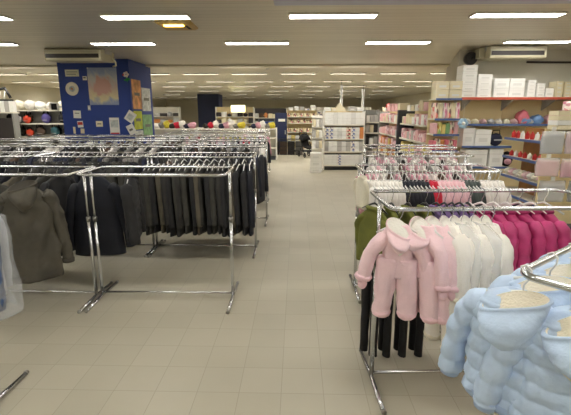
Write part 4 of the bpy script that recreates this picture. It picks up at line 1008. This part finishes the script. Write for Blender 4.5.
# dark racks / crates before the blue panel
for i in range(4):
    r = thing('wire_basket', 'dark wire basket stack on the floor at the aisle end, %s from the left' % od(i), 'basket', (-.98+.36*i, 19.6, 0)); b = MB()
    for z in (.02, .2, .4, .6, .72): b.tube([(x, y, z) for x, y in ((-.16, -.16), (.16, -.16), (.16, .16), (-.16, .16))], .014, 5, True)
    for k in range(7):
        u = -.16+.32*k/6; b.box(u-.008, u+.008, -.168, -.155, 0, .74); b.box(-.168, -.155, u-.008, u+.008, 0, .74); b.box(.155, .168, u-.008, u+.008, 0, .74)
    b.build('wire_frame', 'black_plastic', r); MB().box(-.15, .15, -.15, .15, .02, .60).build('contents', ['charcoal_c', 'brown_cloth', 'charcoal', 'grey_cloth'][i], r)
bpn = thing('blue_cabinet', 'tall dark blue cabinet behind the wire baskets', 'cabinet', (-.76, 20.3, 0)); MB().box(-.28, .28, 0, .5, 0, 1.9, .01).build('body', 'column_navy', bpn); MB().box(-.25, .25, -.015, 0, .05, 1.86, .005).build('door', 'column_navy', bpn); MB().box(-.12, .2, -.02, -.012, 1.5, 1.62).build('sign_plate', 'paper', bpn); MB().box(.19, .22, -.03, -.015, .9, 1.1).build('handle', 'carton_grey', bpn)
shelf_unit('display_shelf', 'far display shelf of blue boxes left of the blue cabinet', -1.95, 21.5, 0, .8, .5, 1.6, [.3, .75, 1.15], 'panel_dark', 'shelf_white', 'panel_dark', bh=.1)
for q, z in enumerate((.3, .75, 1.15)):
    for i in range(3): single('boxed_goods', CM, 'blue box on the far display shelf, %s shelf, %s along' % (od(q), od(i)), 'box', (-1.82+.27*i, 21.7, z), 0, None, ['blue_gloss', 'carton_blue', 'carton_dark'][(i+q) % 3], (.24, .3, .32))

# ------------------------------------------------------------------ far left department
shelf_unit('bag_wall', 'long cream shelving wall of bags behind the coats on the left', -12.6, 16.3, 0, 5.6, .55, 2.0, [.5, 1.0, 1.5, 2.0], 'panel_grey', 'shelf_white', 'panel_grey', bh=.12)
for i in range(9):
    single('wrapped_bundle', BALL, 'white wrapped bundle on top of the bag wall, %s along' % od(i), 'bundle', (-11.2+.42*i, 16.55, 2.0), 0, None, ['white_cloth', 'ivory_fleece', 'white_cloth', 'carton_white'][i % 4], (.46, .4, random.uniform(.28, .42)))
def bag(lab, x, z, w, h, m, y=16.43):
    z = 1.5 if z > 1.25 else 1.0; h = min(h, .385)
    r = thing('shoulder_bag', lab, 'bag', (x, y, z)); MB().ball((0, 0, h/2), (w/2, .12, h/2), 14, 9, namp=.18).build('pouch', m, r); MB().tube([(-w*.3, 0, h*.85), (-w*.2, 0, h*1.2), (w*.2, 0, h*1.2), (w*.3, 0, h*.85)], .016, 6).build('strap', 'black_cloth', r); MB().box(-w*.25, w*.25, -.13, -.10, h*.3, h*.34).build('zip', 'carton_grey', r); return r
for lab, x, z, w, h, m in (('bright orange red bag, upper of two at the bag wall', -10.5, 1.44, .30, .30, 'orange_cloth'), ('bright orange red bag, lower of two at the bag wall', -10.45, 1.0, .30, .28, 'orange_cloth'), ('violet bag at the bag wall', -9.75, 1.42, .34, .44, 'violet_cloth'),
    ('teal bag below the violet one at the bag wall', -9.45, 1.02, .34, .5, 'teal_cloth'), ('large black bag at the bag wall', -9.05, 1.45, .42, .5, 'black_cloth'), ('black bag below the large black one', -8.95, .98, .45, .5, 'black_cloth'),
    ('black bag nearest to the blue column', -8.45, 1.4, .42, .45, 'charcoal_c'), ('grey bag low at the bag wall beside the column', -8.4, .95, .45, .42, 'grey_cloth'), ('brown bag at the bag wall between the orange and teal ones', -10.0, 1.02, .34, .36, 'brown_cloth'), ('pale grey bag at the bag wall left of the orange ones', -10.9, 1.45, .38, .32, 'coat_pale'), ('dark grey bag at the bag wall left of the lower orange one', -11.0, 1.0, .45, .4, 'charcoal_b')):
    bag(lab, x, z, w, h, m)
for i in range(9):
    m = ['black_cloth', 'charcoal_b', 'brown_cloth', 'charcoal_c', 'navy_b'][i % 5]
    bag('%s bag in the back row of the bag wall, %s along' % (['black', 'dark grey', 'brown', 'near-black', 'navy'][i % 5], od(i)), -11.3+.36*i, 1.0 if i % 2 else 1.5, .34, .38, m, 16.68)
for i in range(6): carton('pale upright box at the left end of the bag wall, %s along' % od(i), -11.5+.17*i, 15.9, 1.93, .15, .2, .40, 'carton_white' if i % 2 else 'carton_grey', None, 0, 'tall_box', False)
ls = thing('low_stand', 'grey stand under the pale upright boxes at the left picture edge', 'stand', (-11.1, 15.9, 0)); MB().box(-.6, .55, -.2, .2, 1.88, 1.93).build('top_board', 'shelf_white', ls)
for x in (-.55, .5): MB().box(x-.03, x+.03, -.15, .15, 0, 1.88).build('leg', 'panel_grey', ls)
MB().box(-.5, .45, -.1, .1, .9, 1.7).build('apron', 'carton_dark', ls)
hr = thing('hat_rack', 'black hanging hat rack above the pale upright boxes at the left picture edge', 'rack', (-11.1, 15.9, 2.34)); MB().tube([(-.4, 0, 0), (-.35, 0, .35), (.25, 0, .45), (.42, 0, .1)], .05, 8).build('frame', 'black_plastic', hr)
for k in range(3): MB().tube([(-.22+.2*k, 0, .05), (-.16+.2*k, 0, .34)], .03, 6).build('white_bar', 'paper', hr)
MB().box(-.45, .48, -.06, .06, -.01, .05).build('base_bar', 'black_plastic', hr)
# far rear displays between the columns
def back_disp(lab, x, y, W, H, back, cols, nl=4, n=7, lit=False, name='rear_display'):
    lv = [.3+(H-.5)*k/nl for k in range(nl)]
    r = shelf_unit(name, lab, x, y, 0, W, .5, H, lv, back, 'shelf_white', 'panel_white', bh=.1)
    for q, z in enumerate(lv):
        stock(x, y, 0, W, .5, z, n, [PACK, CM, BALL], cols, .2, min(.45, (H-.5)/nl*.85), 'display_item', 'item on the %s shelf of the %s' % (od(q), lab), 'items on %s' % lab[:60])
    return r
back_disp('pale display wall left of the dark navy pillar', -11.5, 30, 3.2, 2.3, 'panel_white', ['carton_white', 'carton_blue', 'carton_dark', 'coat_pale', 'carton_orange', 'carton_red'])
back_disp('cream display wall right of the dark navy pillar', -5.6, 29.5, 2.6, 2.3, 'panel_cream', ['carton_white', 'carton_dark', 'carton_cream', 'carton_grey', 'carton_dark'])
back_disp('brown display wall behind the far racks', -2.9, 29, 2.2, 2.2, 'carton_dark', ['carton_cream', 'carton_orange', 'carton_dark', 'brown_cloth', 'carton_grey'])
back_disp('white display wall far behind the gondola', 1.2, 27, 3.4, 2.25, 'panel_white', ['carton_white', 'carton_grey', 'carton_pink', 'print_cool'])
ss = thing('lit_sign', 'glowing pale yellow sign on the cream display wall', 'sign', (-4.0, 29.2, 1.92)); MB().box(-.5, .5, 0, .1, 0, .5, .01).build('light_box', 'carton_grey', ss); MB().box(-.48, .48, -.012, 0, .02, .48).build('face', 'sign_lit', ss); 
MB().box(-.48, .48, .1, .3, .1, .4).build('wall_bracket', 'carton_grey', ss)
# low clothes displays before the dark navy pillar
for k, x in enumerate((-6.0, -3.95, -1.95)):
    W = 1.9 if k < 2 else 1.1
    lab = 'low clothes display %s' % ['beside the blue column', 'before the dark navy pillar', 'nearest to the aisle'][k]
    shelf_unit('clothes_display', lab, x, 17.4, 0, W, .6, 1.30, [.5, .9, 1.27], 'panel_white', 'shelf_white', 'panel_white', bh=.1, group='low clothes displays')
    nb = 8 if k < 2 else 5
    for i in range(nb):
        m, nm = [('white_cloth', 'white'), ('grey_cloth', 'grey'), ('yellow_cloth', 'yellow'), ('charcoal', 'charcoal'), ('red_cloth', 'red'), ('white_cloth', 'white'), ('navy_b', 'navy'), ('rose_cloth', 'rose')][(i+3*k) % 8]
        single('folded_garment', BALL, '%s garment heaped on the %s, %s along' % (nm, lab, od(i)), 'garment', (x+.12+i*(W-.2)/nb+.05, 17.62, 1.27), .3*i, 'garments heaped on the low displays', m, (.27, .36, .20+.06*(i % 3)))
# bright clothes draped near the last racks
def bundle(lab, x, y, z, s, m): tag(single('folded_garment', BALL, lab, 'garment', (x, y, z), random.uniform(0, 1), None, m, s))
NV = Proto('navy_jacket', [('body', G_L[0], [])])
for lab, rk, t, m, a in (('navy jacket hung at the aisle end of the last rack row', row5[0], 1.22, 'navy', 150), ('red top among the light garments on the last rack row', row5[0], .85, 'red_cloth', 120), ('yellow top on the rack beside the blue column', row6[0], .62, 'yellow_cloth', 130), ('bright pink top at the aisle end beyond the last rack row', row6[0], 1.30, 'rose_cloth', 130)):
    p = rk.at(1, t); single('hung_garment', G_L[1], lab, 'garment', p, math.radians(a), None, m, (1, 1.6, .9))
GROUPS = {'clothes_rack': 'chrome clothes racks', 'carton': 'cartons on the shelves', 'china_box': 'boxed china on the gondola', 'goods_pack': 'packs on the end unit', 'box': 'boxes on top of shelving', 'jar': 'jars in the wooden bay',
          'folded_bundle': 'folded bundles on the wall shelves', 'soft_pack': 'soft packs on the wall shelf', 'wall_shelf': 'wall shelves on the right', 'bagged_set': 'bagged bedding on the end display', 'bedding_pack': 'bedding packs on the end display',
          'small_pack': 'packs on the narrow end stand', 'boxed_goods': 'boxed goods on the far shelves', 'mug': 'mugs on the far mug shelf', 'shoulder_bag': 'bags on the bag wall', 'wrapped_bundle': 'white bundles on the bag wall', 'tall_box': 'pale boxes at the left edge',
          'wire_basket': 'wire baskets at the aisle end', 'wall_poster': 'posters on the column side', 'notice_sheet': 'papers on the blue column', 'notice_card': 'papers on the blue column', 'sticker': 'papers on the blue column', 'tilted_sheet': 'papers on the blue column',
          'shelving_bay': 'shelving bays on the right', 'air_conditioner': 'air conditioners', 'puffer_jacket': 'puffers at the right picture edge', 'suit_jacket': 'dark coats around the grey jacket', 'navy_coat': 'navy coats by the paired posts', 'rear_display': 'display walls at the back',
          'display_pole': 'slim white poles', 'red_bag': 'red bags on the pink goods bays', 'hung_garment': 'odd garments on the last racks'}
for o in COL.objects:
    if o.parent is None and o.get('category'):
        k = o.name.split('.')[0]
        if k in GROUPS and (not o.get('group') or k == 'clothes_rack'): o['group'] = GROUPS[k]
if FAR_HOOKS.v: tag(FAR_HOOKS.build('distant_hangers', 'hanger_clear'), 'mass of pale clothes hangers on the distant racks', 'hangers', None, 'stuff')

# ------------------------------------------------------------------ world and colour management
wd = bpy.data.worlds.new('world'); SC.world = wd; wd.use_nodes = True
wd.node_tree.nodes['Background'].inputs[0].default_value = (.5, .5, .48, 1); wd.node_tree.nodes['Background'].inputs[1].default_value = .1
SC.cycles.max_bounces = 8; SC.cycles.diffuse_bounces = 5; SC.cycles.transparent_max_bounces = 16; SC.cycles.sample_clamp_indirect = 6
SC.cycles.use_denoising = True
